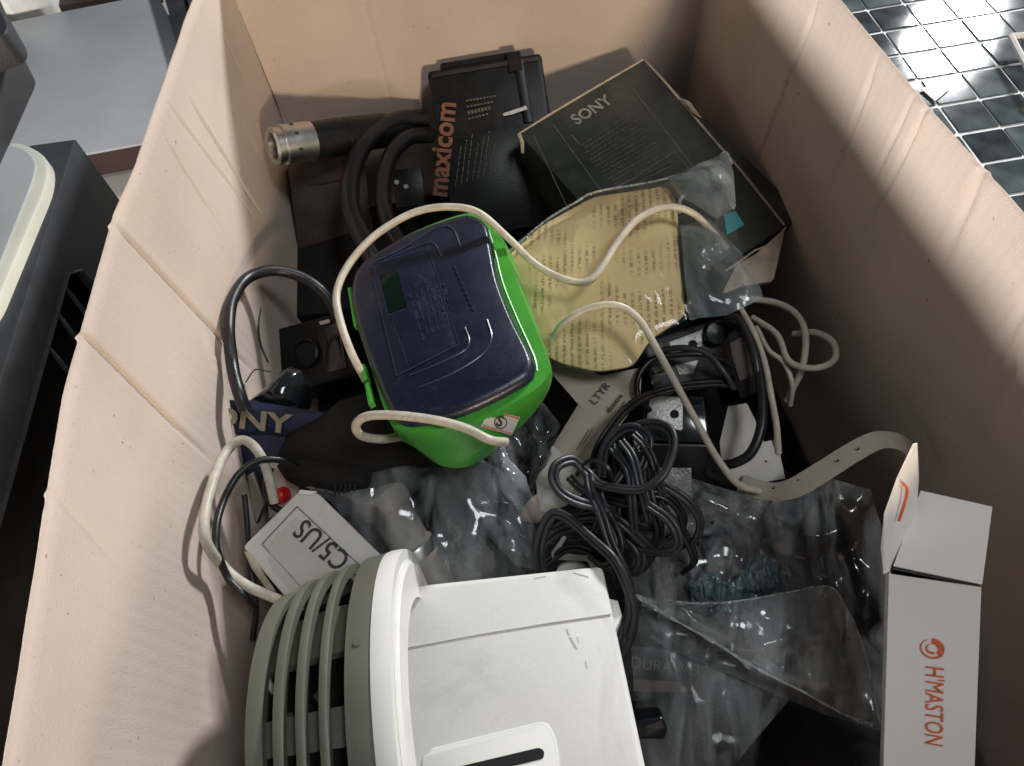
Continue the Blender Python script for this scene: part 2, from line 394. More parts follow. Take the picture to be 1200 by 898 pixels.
W0 = Frame(Vector((0, 0, 0)), Vector((1, 0, 0)), Vector((0, -1, 0)))
def FZ(z): return Frame(Vector((0, 0, z)), Vector((1, 0, z)), Vector((0, -1, z)))

# ------------------------------------------------------------------ setting
fl = link('floor', [(-3, -3, -.008), (4, -3, -.008), (4, 5, -.008), (-3, 5, -.008)], [(0, 1, 2, 3)], 'floor', smooth=False); tag(fl, kind='structure')

# ------------------------------------------------------------------ the cardboard box
box = thing('cardboard_box', 'large open brown cardboard box filled with old electronics and cables', 'box', Matrix.Identity(4))
def interp(tab, y):
    tab = sorted(tab)
    if y <= tab[0][0]: return tab[0][1]
    for (a, b), (c, d) in zip(tab, tab[1:]):
        if y <= c: t = (y-a)/(c-a); t = t*t*(3-2*t)*.15+t*.85; return b+(d-b)*t
    return tab[-1][1]
LR = [(-.08, -.186), (.05, -.190), (.205, -.1976), (.318, -.1915), (.36, -.184), (.50, -.1697), (.585, -.157)]
RR = [(-.08, .272), (0, .265), (.21, .2549), (.298, .2459), (.408, .2397), (.585, .226)]
H = .33
def wall(name, horiz, rim, base, sgn, creases, lo, hi, other=None, nu=900, nz=60, amp=.0016):
    """horiz: 'y' walls run along y (left/right); 'x' runs along x (far/near)"""
    V = []; Fc = []; T = .0045
    def off(u, z):
        t = z/H; rx = interp(rim, u); bx = interp(base, u); v = bx+(rx-bx)*t
        v += sgn*noise.noise((u*5, z*5, sgn*4))*.0013*min(1, (1-t)*6+.35)*(.4 if horiz == 'x' else 1)
        for (a, b, dep, wd) in creases:
            A = Vector(a); B = Vector(b); d = B-A; L = d.length; q = Vector((u, z))-A; s = q.dot(d)/L; k = abs(q.x*d.y-q.y*d.x)/L
            k += noise.noise((s*60, a[0]*9, 2))*.0004
            e = min(1, max(0, (s+.004)/.02))*min(1, max(0, (L-s)/.05))
            if e > 0: v += sgn*dep*1.25*e*(math.exp(-(k/(wd*.8))**2)-.12*math.exp(-((k-wd*2.2)/wd)**2))
        return v
    rows = [(z, 0) for z in [H*i/nz for i in range(nz+1)]]
    prof = rows+[(H+.0016, .25), (H+.0023, .5), (H+.0016, .75), (H, 1)]+[(H-.03, 1.05), (H*.5, 1.1), (0, 1.0)]
    us = [lo+(hi-lo)*i/nu for i in range(nu+1)]
    for z, tt in prof:
        for u in us:
            v = off(u, min(z, H)) if tt < .99 else interp(rim, u) if z > .1 else interp(base, u)
            v += sgn*T*tt; zz = z+(noise.noise((u*45, sgn, 1))*.0003+noise.noise((u*260, sgn, 5))*.0002)*(1 if z >= H else 0)
            V.append((v, u, zz) if horiz == 'y' else (u, v, zz))
    n = nu+1
    for i in range(len(prof)-1):
        for j in range(nu): Fc.append((i*n+j, i*n+j+1, (i+1)*n+j+1, (i+1)*n+j))
    return link(name, V, Fc, 'board', box)
def yz(p, x): q = PX(p[0], p[1], x); return (q.y, q.z)
LC = [((182, 128), (284, 262), .0011, .0016), ((200, 120), (292, 262), .0013, .0018), ((177, 158), (262, 290), .0008, .0013), ((140, 254), (296, 440), .0017, .0022),
      ((105, 370), (262, 545), .0017, .0022), ((66, 545), (190, 700), .0007, .0018), ((226, 50), (262, 110), .0005, .0016), ((238, 385), (268, 470), -.0022, .003)]
RC = [((966, 3), (890, 210), .0016, .002), ((1028, 68), (962, 250), .0015, .0022), ((1067, 108), (1006, 235), .0011, .002), ((1080, 122), (1000, 290), .0016, .002),
      ((1134, 195), (1076, 330), .0015, .003), ((1190, 330), (1120, 460), .0008, .003), ((1170, 440), (1120, 560), -.003, .006), ((1100, 470), (1160, 590), .002, .006)]
wall('wall_panel', 'y', LR, [(-.08, -.176), (.25, -.174), (.585, -.158)], -1, [(yz(a, -.187), yz(b, -.183), d, w_) for a, b, d, w_ in LC], -.075, .583)
wall('wall_panel', 'y', RR, [(-.08, .245), (.25, .234), (.585, .212)], 1, [(yz(a, .243), yz(b, .238), d, w_) for a, b, d, w_ in RC], -.075, .583)
wall('wall_panel', 'x', [(-.16, .582), (.03, .585), (.23, .582)], [(-.16, .575), (.23, .575)], 1, [((-.06, .33), (-.058, .1), .0006, .002)], -.1565, .2255, nu=240)
wall('wall_panel', 'x', [(-.2, -.075), (.28, -.075)], [(-.2, -.07), (.28, -.07)], -1, [], -.186, .270, nu=60)
slab('bottom_panel', W0, [(-.174, -.07), (.243, -.07), (.211, .574), (-.157, .574)], .005, 'board', box, w=0)

# ------------------------------------------------------------------ outside the box, left
def prism(name, A, h, outline_px, z, m, label=None, cat_=None, r=0, bev=0, parent=None):
    F = FZ(z); return slab(name, F, F.uvs(outline_px), h, m, parent, 0, r, bev)
F = FZ(.035)
t = thing('grey_board', 'large glossy blue grey board with dark red edge lying beyond the box', 'board', F)
b = F.uvs([(-60, 40), (184, -8), (262, 150), (100, 180), (-40, 205)])
slab('board_top', F, b, .003, 'blueboard', t, 0, bev=.0008)
slab('edge_band', F, inset(b, .997), .032, 'dkred', t, -.0031)
F = FZ(.05)
t = thing('metal_rail', 'dark grey metal rail with a groove behind the cardboard box', 'rail', F)
slab('rail_side', F, F.uvs([(184, -30), (208, -30), (232, 55), (212, 62)]), .05, 'dgreyt', t, 0, bev=.001)
slab('rail_cover', F, F.uvs([(211, -30), (262, -30), (262, 70), (236, 55)]), .04, 'dgrey', t, .004, bev=.001)
F = FZ(.02)
o = sheet('plastic_bag', F, F.uvs([(4, -12), (30, -14), (66, -8), (64, 6), (50, 14), (18, 22), (2, 18)]), 'wpaper', w=.02, hgt=.03, amp=.012, seed=3, N=60, rings=10, bottom=.04)
tag(o, 'crumpled white plastic bag at the top left corner', 'bag')
F = FZ(.01)
o = slab('wooden_board', F, F.uvs([(40, -40), (185, -40), (185, -10), (60, 8), (40, -2)]), .018, 'brown', bev=.001)
tag(o, 'dark brown wooden board behind the grey board', 'board')
# stacked dark case, upper left
F = FZ(.36)
t = thing('stepped_case', 'rough dark grey plastic case with stepped edge at far left', 'case', F)
slab('upper_shell', F, F.uvs([(-90, -60), (-10, -25), (5, 12), (31, 58), (33, 66), (29, 74), (-90, 120)], -.02), .02, 'dgreyt', t, 0, r=.004, bev=.002)
slab('lower_shell', F, F.uvs([(-90, -40), (20, 50), (30, 72), (42, 96), (41, 102), (2, 190), (-60, 330), (-90, 330)], -.051), .03, 'dgreyt', t, -.021, r=.004, bev=.002)
# dark grey cabinet with scanner inset
z = .30
A = P(88, 163, z); Bc = P(0, 340, z)
Fc_ = FZ(z)
t = thing('dark_cabinet', 'dark grey metal cabinet with side opening standing left of the box', 'cabinet', Fc_)
ax, ay = A.x, A.y
slab('top_panel', Fc_, [(ax, ay), (-.60, ay+.015), (-.60, -.15), (ax-.018, -.15)], .012, 'dgrey', t, 0, bev=.0014)
# side wall with a rounded vent opening
def side_wall():
    hole = [(ax, .17, .045), (ax, .17, .235), (ax, .19, .255), (ax, .385, .255), (ax, .40, .240), (ax, .40, .045)]
    outer = [(ax, -.15, 0), (ax, -.15, z-.012), (ax, ay, z-.012), (ax, ay, 0)]
    c1 = PX(76, 306, ax-.006); c2 = PX(107, 349, ax-.006); y1 = c1.y; z1 = c1.z-z
    hl = [(q[1], q[2]-z) for q in [(0, .14, .03), (0, .14, .235), (0, .155, .25), (0, .325, .25), (0, .34, .235), (0, .34, .03)]]
    hl = [(-.12, -z+.02), (-.12, z1-.006), (-.11, z1), (y1-.012, z1), (y1, z1-.010), (y1, -z+.02)]
    ou = [(-.15, -z), (-.15, -.012), (-.15, -.012), (ay, -.012), (ay, -.012), (ay, -z)]
    V = []; Fc = []
    for x in (ax, ax-.004):
        for q in ou: V.append((x-.018*(ay-q[0])/(ay+.15), q[0], q[1]))
        for q in hl: V.append((x-.018*(ay-q[0])/(ay+.15), q[0], q[1]))
    for i in range(6):
        j = (i+1) % 6; Fc += [(i, j, 6+j, 6+i), (12+i, 18+i, 18+j, 12+j), (6+i, 6+j, 18+j, 18+i)]
    link('side_wall', V, Fc, 'dgrey', t, smooth=False)
    lp = [Vector((ax+.001-.018*(ay-q[0])/(ay+.15), q[0], q[1])) for q in hl]+[Vector((ax+.001-.018*(ay-hl[0][0])/(ay+.15), hl[0][0], hl[0][1]))]
    v, f = tube(lp, .0016, 6); link('opening_rim', v, f, 'dgrey', t)
side_wall()
link('rear_panel', [(ax-.002, ay-.001, -.013), (-.6, ay+.013, -.013), (-.6, ay+.013, -z), (ax-.002, ay-.001, -z)], [(0, 1, 2, 3)], 'dgrey', t, smooth=False)
link('shade_backing', [(ax-.05, -.15, -.02), (ax-.05, .45, -.02), (ax-.05, .45, -z), (ax-.05, -.15, -z)], [(0, 1, 2, 3)], 'dark', t, smooth=False)  # near-black sheet painted as the shade behind the side opening
vy = PX(76, 306, ax-.006)
for k, (yy, s) in enumerate([(vy.y-.02, .010), (vy.y-.045, .014), (vy.y-.07, .012)]):
    v, f = tube(cat([Vector((ax-.012, yy+s, vy.z-z-.006)), Vector((ax-.008, yy+s*.4, vy.z-z-.02)), Vector((ax-.010, yy, vy.z-z-.05)), Vector((ax-.016, yy-s, vy.z-z-.09))], 6), .0016, 6)
    link('inner_rib', v, f, 'dgrey', t)
F = FZ(z+.008)
t = thing('silver_tray', 'silver grey tray with rounded cream rim resting on dark cabinet', 'tray', F)
slab('tray_rim', F, F.uvs([(-70, 166), (28, 166), (56, 184), (55, 214), (-12, 372), (-70, 420)]), .008, 'cream', t, 0, r=.012, bev=.002)
slab('tray_plate', F, F.uvs([(-74, 172), (22, 172), (44, 188), (40, 212), (-24, 372), (-74, 420)]), .003, 'pgrey', t, .0012, r=.010, bev=.0008)

# ------------------------------------------------------------------ outside the box, right: wire rack over dark glossy sheet
F = FZ(.2)
t = thing('tiled_counter', 'counter of small glossy dark tiles with pale grout right of the box', 'counter', F)
slab('counter_body', F, [(.298, -.15), (.86, -.15), (.86, 1.0), (.298, 1.0)], .2, 'grout', t, -.0011)
tm = {}
def bumpy(x0, x1, y0, y1, n, m, fn):
    V = [(x0+(x1-x0)*i/n, y0+(y1-y0)*j/m, fn(x0+(x1-x0)*i/n, y0+(y1-y0)*j/m)) for j in range(m+1) for i in range(n+1)]
    Fc = [(j*(n+1)+i, j*(n+1)+i+1, (j+1)*(n+1)+i+1, (j+1)*(n+1)+i) for j in range(m) for i in range(n)]
    return V, Fc
for v_ in range(4):
    hw, hh = .0159, .0156
    o_ = slab('tile', F, rnd([(-hw, -hh), (hw, -hh), (hw, hh), (-hw, hh)], .0012, 2), .004, 'tile%d' % v_, t, 0, bev=.0005, smooth=False); tm[v_] = o_
first = dict(tm)
for i in range(-2, 13):
    for j in range(-9, 10):
        xx = .3962+.0338*i+.0006*random.uniform(-1, 1); yy = .4785+.01725+.0345*j
        v_ = random.choice([0, 0, 1, 1, 2, 3])
        if v_ in first: o_ = first.pop(v_)
        else: o_ = tm[v_].copy(); col.objects.link(o_); o_.parent = t
        o_.location = (xx-.004*(yy-.45), yy, random.uniform(-.0003, .0003)); o_.rotation_euler = (random.gauss(0, .0022), random.gauss(0, .0022), random.gauss(0, .006))
F = FZ(.2018)
o = slab('white_diamond', F, F.uvs([(1080, 104), (1100, 96), (1113, 104), (1096, 118)]), .001, 'cardw'); tag(o, 'small white diamond patch on the dark tiles', 'tag')  # flat white diamond patch on the tiles
F = FZ(.2035)
t = thing('white_holder', 'white rectangular plastic card holder lying on the tiles at right edge', 'holder', F)
uv = F.uvs([(1178, 54), (1240, 50), (1270, 100), (1206, 108)]); pts = [Vector((*q, .009)) for q in uv+[uv[0]]]
for a, b in zip(pts, pts[1:]): v, f = tube([a, b], .0025, 6); link('bar', v, f, 'cardw', t)

# ------------------------------------------------------------------ inside the box: black cloth, spread box-wide as dark filler for the gaps
def clothz(x, y):
    e = min(1, max(0, (x+.17)/.04), max(0, (.23-x)/.04)); e = max(0, e)
    right = max(0, min(1, (x-.06)/.1))*max(0, min(1, (.2-y)/.12))
    return .045+.022*noise.noise((x*9, y*9, 3))+.045*right+.008*crumple(x, y, 21, .8)+.03*max(0, (y-.4)/.16)
V, Fc = bumpy(-.168, .232, -.066, .572, 130, 200, clothz)
o = link('black_cloth_gap_filler', V, Fc, 'cloth', mw=Matrix.Identity(4)); tag(o, 'crumpled black cloth at lower right, spread box-wide to darken the gaps', 'cloth')

# ------------------------------------------------------------------ maxicom battery box
F = Frame((500, 84, .222), (622, 64, .222), (480, 285, .13))
t = thing('black_battery_box', 'black box printed maxicom in orange leaning on the far box wall', 'battery box', F)
fr = F.uvs([(500, 84), (634, 61), (652, 290), (480, 290)])
fr = [(0, 0), (fr[1][0], 0), (fr[1][0], fr[3][1]), (0, fr[3][1])]
slab('body', F, fr, .070, 'black', t, 0, r=.004, bev=.0018)
wb = fr[1][0]; hb = fr[3][1]
slab('lid_ridge', F, [(.004, -.002), (wb-.003, -.002), (wb-.003, -.006), (.004, -.006)], .006, 'black', t, .002, bev=.0006)
slab('end_rib', F, [(wb-.024, -.003), (wb-.016, -.003), (wb-.016, -.055), (wb-.024, -.055)], .004, 'black', t, .0022, bev=.0008)
slab('front_panel', F, [(.006, -.060), (wb-.028, -.056), (wb-.028, hb+.004), (.006, hb+.004)], .002, 'black', t, .0010, bev=.0004)
slab('terminal_cap', F, [(wb-.030, .004), (wb-.018, .004), (wb-.018, -.012), (wb-.030, -.012)], .02, 'blackm', t, .003, bev=.001)
slab('terminal_cap', F, [(.012, .006), (.075, .006), (.075, -.004), (.012, -.004)], .03, 'blackm', t, -.004, r=.003, bev=.001)
slab('metal_clip', F, [F.uv(589, 134), F.uv(616, 125), F.uv(618, 129), F.uv(600, 135), F.uv(590, 137)], .001, 'silver', t, .003)
a, L_, p = angpx(F, (523, 232), (534, 122))
tx = text('lettering', 'maxicom', .0245, F, p, a, 'orange', t, bold=.0007, sx=1, w=.0022)
wtx = max(v.co.x for v in tx.data.vertices); fit(tx, L_/wtx, 1, 1, 1)
rows = []
for k in range(4):
    a_ = F.uv(546+k*1, 119+k*7); b_ = F.uv(582-k*3, 113+k*7)
    n_ = 9-k
    for q in range(n_):
        s0 = q/n_; s1 = s0+.7/n_; A_ = Vector(a_); B_ = Vector(b_); rows.append((A_.lerp(B_, s0), A_.lerp(B_, s1), .0014 if k != 2 else .0028))
for k in range(7):
    A_ = Vector(F.uv(534+k*6.5, 218-k*2)); B_ = Vector(F.uv(541+k*6.5, 168-(k % 3)*7)); s = 0
    while s < .95: e = min(1, s+random.uniform(.04, .14)); rows.append((A_.lerp(B_, s), A_.lerp(B_, e), .0008)); s = e+.03
bars('small_print', F, rows, 'olivink', t, .0022)

# ------------------------------------------------------------------ SONY box
F = Frame((608, 156, .200), (755, 70, .212), (768, 398, .168))
t = thing('black_camera_box', 'black printed SONY cardboard box with worn brown corners beside right wall', 'box', F)
A_, B_, C_, D_ = F.uv(608, 156), F.uv(755, 70), F.uv(921, 265), F.uv(772, 385)
hC = C_[1]; top = [(0, 0), (B_[0], 0), (max(C_[0], B_[0]), hC), (D_[0]*.0, hC)]
slab('body', F, top, .075, 'sonyb', t, 0, bev=.0012)
def worn(name, pts, r, wv=.001):
    v, f = tube([Vector((*F.uv(x, y), z_)) for x, y, z_ in pts], r, 6, taper=lambda s: .6+.5*abs(noise.noise((s*9, r*999, 1)))); return link(name, v, f, 'kraft', t)
worn('worn_edge', [(609, 156, -.0006), (650, 131, 0), (700, 101, -.0004), (754, 70, 0)], .0016)
worn('worn_edge', [(757, 72, -.0006), (775, 92, .0003), (800, 121, 0), (830, 156, -.0004), (868, 200, .0003), (919, 264, 0)], .0014)
worn('worn_edge', [(608, 157, 0), (612, 166, -.001), (612, 176, -.004)], .0022)
sheet('torn_flap', F, F.uvs([(797, 118), (808, 122), (822, 142), (812, 136), (801, 124)]), 'kraft', t, .003, .002, .002, 6, 30, 5)
# torn brown liner showing at near right corner
q = [F.uv(920, 268), F.uv(906, 330), F.uv(870, 336), F.uv(846, 345), F.uv(862, 312), F.uv(886, 298)]
sheet('torn_liner', F, q, 'kraft', t, .0008, .001, .0018, 8, 50, 9, bottom=.004)
worn('torn_rim', [(921, 266, 0), (905, 287, .001), (884, 295, .0015), (866, 308, .001), (850, 318, 0)], .0012)
a, L_, p = angpx(F, (676, 147), (717, 121))
tx = text('lettering', 'SONY', .0155, F, p, a, 'inkl', t, bold=.0003, w=.0004)
wtx = max(v.co.x for v in tx.data.vertices); fit(tx, L_/wtx*1.05, 1, 1, 1)
rows = [(F.uv(648, 146), F.uv(706, 226), .0007), (F.uv(740, 103), F.uv(812, 195), .0007), (F.uv(625, 158), F.uv(668, 250), .0006),
        (F.uv(738, 212), F.uv(790, 178), .0006), (F.uv(790, 178), F.uv(812, 203), .0006), (F.uv(716, 222), F.uv(738, 211), .0012), (F.uv(670, 158), F.uv(679, 170), .001)]
bars('printed_frame', F, rows, 'inkg', t, .0003)
rows = []
for k in range(15):
    s = k/15; a0 = Vector(F.uv(679+62*s*.75, 172+58*s)); b0 = Vector(F.uv(744+55*s*.95, 130+66*s)); u_ = random.uniform(0, .06)
    while u_ < .93: e = min(.96, u_+random.uniform(.02, .09)); rows.append((a0.lerp(b0, u_), a0.lerp(b0, e), .0013)); u_ = e+random.uniform(.01, .03)
bars('small_print', F, rows, 'inkg' if 0 else 'olivink', t, .00025)
slab('teal_sticker', F, F.uvs([(848, 252), (862, 248), (872, 264), (852, 276)]), .0002, 'teal', t, .0006)

# ------------------------------------------------------------------ booklet in its bag
F = Frame((592, 308, .208), (798, 222, .222), (650, 428, .205))
t = thing('booklet_bag', 'clear plastic bag holding a folded yellow printed leaflet beside the green case', 'bag', F)
pp = rnd(F.uvs([(584, 303), (634, 258), (696, 224), (782, 211), (794, 232), (797, 300), (804, 364), (762, 392), (742, 424), (700, 430), (655, 420), (622, 402), (603, 360)]), .006)
sheet('leaflet', F, pp, 'paper', t, -.006, .010, .0020, 24, 140, 31, 3, .2, bottom=.006, cs=.5)
bp_ = F.uvs([(584, 306), (606, 284), (650, 252), (700, 226), (780, 212), (812, 200), (836, 190), (850, 182), (858, 204), (862, 246), (866, 286), (892, 338), (893, 350), (858, 366), (808, 374), (768, 398), (744, 430), (690, 438), (640, 424), (606, 402), (592, 350)])
sheet('clear_film', F, bp_, 'tight', t, .0012, .0125, .0032, 30, 200, 33, 3.0, .5, cs=1)
fl_ = F.uvs([(782, 214), (812, 200), (836, 190), (850, 182), (859, 204), (862, 246), (840, 262), (806, 240), (794, 232)])
sheet('folded_film', F, fl_, 'milky', t, .004, .006, .006, 16, 90, 35, 3, .9, cs=1.4)
fl_ = F.uvs([(797, 262), (832, 258), (866, 290), (892, 338), (894, 350), (860, 366), (808, 374), (802, 320)])
sheet('folded_film', F, fl_, 'milky', t, .000, .006, .007, 18, 100, 37, 3, .9, cs=1.4)
v, f = tube(cat([Vector((*F.uv(x, y), .006)) for x, y in [(796, 256), (796, 244), (800, 236)]], 4), .0013, 6); link('film_edge', v, f, 'seam', t)
v, f = tube(cat([Vector((*F.uv(x, y), .003)) for x, y in [(598, 298), (640, 262), (676, 240), (700, 228), (780, 213), (836, 190), (850, 182), (857, 196)]], 6), .0009, 5); link('film_edge', v, f, 'seam', t)

# ------------------------------------------------------------------ green and navy case
F = Frame((412, 320, .245), (552, 252, .250), (452, 480, .252))
t = thing('green_blue_case', 'navy blue plastic case with bright green shell in the middle of the box', 'case', F)
lid = [tuple(v)[:2] for v in cat(F.uvs([(410, 338), (417, 312), (438, 294), (480, 270), (528, 252), (552, 249), (570, 261), (576, 290), (584, 328), (601, 372), (621, 412), (625, 430), (612, 446), (548, 478), (488, 493), (464, 489), (450, 468), (430, 418), (414, 368)]), 6, True)]
S1 = [tuple(v)[:2] for v in cat(F.uvs([(414, 346), (423, 318), (444, 300), (484, 276), (530, 258), (558, 253), (577, 263), (592, 292), (604, 326), (620, 368), (641, 420), (644, 442), (618, 466), (556, 496), (496, 508), (464, 504), (451, 480), (433, 424), (417, 374)], -.010), 6, True)]
S2 = [tuple(v)[:2] for v in cat(F.uvs([(422, 354), (431, 328), (452, 310), (488, 288), (530, 270), (558, 264), (584, 274), (600, 300), (612, 334), (628, 378), (645, 426), (645, 452), (624, 484), (560, 530), (508, 534), (474, 512), (457, 494), (440, 430), (425, 380)], -.026), 6, True)]
S3 = [tuple(v)[:2] for v in cat(F.uvs([(420, 360), (430, 334), (452, 316), (488, 296), (532, 280), (558, 276), (580, 288), (598, 310), (610, 344), (626, 388), (640, 430), (638, 456), (620, 490), (562, 540), (520, 546), (486, 524), (462, 506), (440, 440), (424, 390)], -.040), 6, True)]
loft('green_shell', F, [(inset(lid, .99), -.0065), (inset(S1, 1.0), -.0075), (S1, -.011), (S2, -.026), (S3, -.041), (inset(S3, .9), -.050)], 'green', t, 160)
loft('blue_lid', F, [(inset(lid, .93), 0), (inset(lid, .955), -.0006), (inset(lid, .985), -.0022), (lid, -.0045), (inset(lid, 1.0), -.0085)], 'navy', t, 160)
ltube('lid_edge', F, [(*F.uv(x, y), -.0012) for x, y in [(546, 252), (557, 262), (563, 290), (571, 325), (588, 365), (607, 402), (613, 416)]], .0011, 'navyhi', t)  # highlight along the right ridge, painted as a lighter navy line
ltube('lid_edge', F, [(*F.uv(x, y), -.0045) for x, y in [(571, 265), (579, 292), (588, 328), (605, 370), (624, 412), (628, 430)]], .0009, 'green', t)
ltube('raised_line', F, [(*F.uv(x, y), .0001) for x, y in [(437, 308), (470, 292), (510, 268), (530, 268), (540, 290)]], .0006, 'navyhi', t)
ltube('raised_line', F, [(*F.uv(x, y), .0001) for x, y in [(455, 303), (480, 292), (500, 285), (510, 287), (518, 301)]], .0006, 'navyhi', t)
ltube('raised_line', F, [(*F.uv(x, y), .0001) for x, y in [(545, 384), (550, 400), (543, 412), (510, 428), (480, 440)]], .0006, 'navyhi', t)
ltube('raised_line', F, [(*F.uv(x, y), .0001) for x, y in [(571, 375), (576, 396), (565, 416), (530, 438), (492, 454)]], .0006, 'navyhi', t)
rec = F.uvs([(434, 311), (502, 292), (538, 404), (465, 441)])
slab('label_recess', F, rec, .0008, 'navy', t, .0004, bev=.0003)
bars('label_frame', F, [(rec[i], rec[(i+1) % 4], .0008) for i in range(4)]+[(F.uv(441, 314), F.uv(455, 369), .0006), (F.uv(455, 370), F.uv(478, 362), .0006), (F.uv(460, 375), F.uv(479, 430), .0005)], 'navyhi', t, .0007)
slab('display_window', F, F.uvs([(445, 324), (466, 318), (478, 362), (456, 368)]), .0004, 'dkgreen', t, .0007)
rows = []
for k in range(7):
    a0 = Vector(F.uv(476+k*7, 330-k*2+(k > 3)*8)); b0 = Vector(F.uv(498+k*5.4, 404-k*5)); s = random.uniform(0, .3)
    while s < .95: e = min(1, s+random.uniform(.05, .14)); rows.append((a0.lerp(b0, s), a0.lerp(b0, e), random.choice([.0006, .001, .0022]))); s = e+random.uniform(.03, .1)
for s in range(9): rows.append((F.uv(533+s*2.6, 312+s*6), F.uv(534+s*2.6, 316+s*6), .0012))
bars('embossed_print', F, rows, 'navyhi', t, .0007)
for pq in ([(407, 338), (411, 336), (419, 378), (414, 381)], [(422, 428), (427, 426), (431, 444), (425, 447)], [(427, 450), (432, 448), (437, 470), (431, 473)]):
    slab('hinge_tab', F, F.uvs(pq, -.004), .006, 'green', t, -.004, bev=.0006)
# dark cavity side under lid on left, sticker on green front
Fs = Frame(F.m @ Vector((*F.uv(573, 480, -.009), -.009)), F.m @ Vector((*F.uv(608, 488, -.020), -.020)), F.m @ Vector((*F.uv(563, 500, -.014), -.014)))
ms = F.m.inverted() @ Fs.m
st = slab('sticker', Fs, Fs.uvs([(573, 479), (608, 488), (598, 509), (562, 499)]), .0012, 'wpaper', t, .0022); st.matrix_local = ms
dd = bars('sticker_line', Fs, [(Fs.uv(575, 480.5), Fs.uv(607, 489.5), .0007), (Fs.uv(565, 498), Fs.uv(598, 507), .0007)], 'logored', st, .0026)
a, L_, p = angpx(Fs, (579, 497), (592, 500)); text('sticker_letter', 'S', .0085, Fs, p, a, 'ink', st, w=.0026, bold=.0002)
circ = [Vector((*Fs.uv(585+7*math.cos(u*math.pi/8), 494+7*math.sin(u*math.pi/8)), .0025)) for u in range(17)]
v, f = tube(circ, .0003, 5); link('sticker_circle', v, f, 'ink', st)

# ------------------------------------------------------------------ upper left clutter
a_, b_ = P(318, 172, .225), P(470, 150, .185)
mm = axisframe(a_, b_) @ Matrix.Diagonal((1, .80, .80, 1))
t = thing('coaxial_lamp_head', 'black cylindrical torch with a shiny silver ring head near far left corner', 'torch', mm)
v, f = revolve([(.010, .0125), (.0015, .013), (0, .0165), (.002, .0182), (.006, .0182), (.0065, .0170), (.009, .0170), (.0095, .0196), (.034, .0196), (.0345, .0180)], 48); link('silver_ring', v, f, 'steel', t)
v, f = revolve([(.0105, .0001), (.010, .013)], 40); link('lens', v, f, 'gloss', t)
v, f = revolve([(.034, .0185), (.060, .0195), (.0605, .0182), (.063, .0182), (.064, .0190), (.10, .0180), (.115, .0150), (.128, .012), (.128, .0001)], 40); link('barrel', v, f, 'black', t)
for k in (.3, 1.0, 1.8):
    an = k+1.1; q = Vector((.018, math.cos(an)*.0193, math.sin(an)*.0193)); v, f = tube([q, q*1.0+Vector((0, math.cos(an), math.sin(an)))*.0008], .0018, 10); link('screw', v, f, 'ink', t)
v, f = tube([Vector((.022, .012, -.015)), Vector((.024, .018, -.024))], .0022, 8); link('set_screw', v, f, 'steel', t)
F = Frame((338, 192, .185), (428, 176, .18), (345, 262, .14))
t = thing('brown_pouch', 'dark brown vinyl pouch under the black torch', 'pouch', F)
slab('body', F, F.uvs([(336, 190), (426, 176), (440, 290), (350, 300)]), .04, 'brown', t, 0, r=.008, bev=.003)
slab('flap', F, F.uvs([(352, 196), (402, 186), (408, 210), (360, 218)]), .003, 'brown', t, .002, r=.003, bev=.001)
cable('black_hose', 'thick black hose curving down left of the maxicom box', [(500, 138, .185), (465, 142, .195), (430, 165, .20), (412, 205, .195), (412, 245, .19), (428, 285, .185), (450, 330, .17)], .0078, 'rubber', 'thick black hoses', catg='hose', n=14)
cable('black_hose', 'thick black hose nearest the left edge of the maxicom box', [(505, 158, .18), (478, 162, .19), (456, 185, .19), (448, 225, .188), (456, 265, .185), (480, 300, .175)], .0068, 'rubber', 'thick black hoses', catg='hose', n=14)
F = Frame((462, 200, .15), (492, 196, .15), (466, 240, .13))
t = thing('metal_bracket', 'small dark metal bracket with bright screws between the hoses', 'bracket', F)
slab('plate', F, F.uvs([(460, 200), (494, 196), (498, 240), (464, 244)]), .004, 'black', t, 0, bev=.0006)
for px, py in ((465, 214), (476, 219)):
    u = F.uv(px, py); v, f = tube([Vector((*u, 0)), Vector((*u, .0022))], .0022, 8); link('screw', v, f, 'steel', t)
# dark camera-like device at left, with folded pieces
F = Frame((318, 392, .135), (400, 372, .15), (330, 450, .12))
t = thing('black_camera', 'black compact camera body with glossy panel left of the green case', 'camera', F)
slab('body', F, F.uvs([(312, 388), (402, 364), (420, 440), (330, 462)]), .05, 'black', t, 0, r=.008, bev=.003)
slab('glossy_panel', F, F.uvs([(372, 384), (398, 378), (408, 432), (382, 438)]), .002, 'gloss', t, .0014, r=.002, bev=.0005)
v, f = revolve([(-.002, .012), (.004, .012), (.005, .0105), (.002, .009), (.0015, .0001)], 32)
u = F.uv(360, 415); ln = link('lens_ring', [(u[0]+q[1], u[1]+q[2], q[0]) for q in v], f, 'black', t)
slab('lug', F, F.uvs([(376, 378), (388, 375), (389, 379), (378, 382)]), .002, 'steel', t, .003)
F = Frame((335, 290, .12), (400, 280, .12), (335, 350, .11))
o = slab('black_carton', F, F.uvs([(318, 272), (415, 262), (425, 360), (325, 375)]), .06, 'blackm', r=.004, bev=.002)
tag(o, 'matt black carton deep in the left of the box', 'carton')
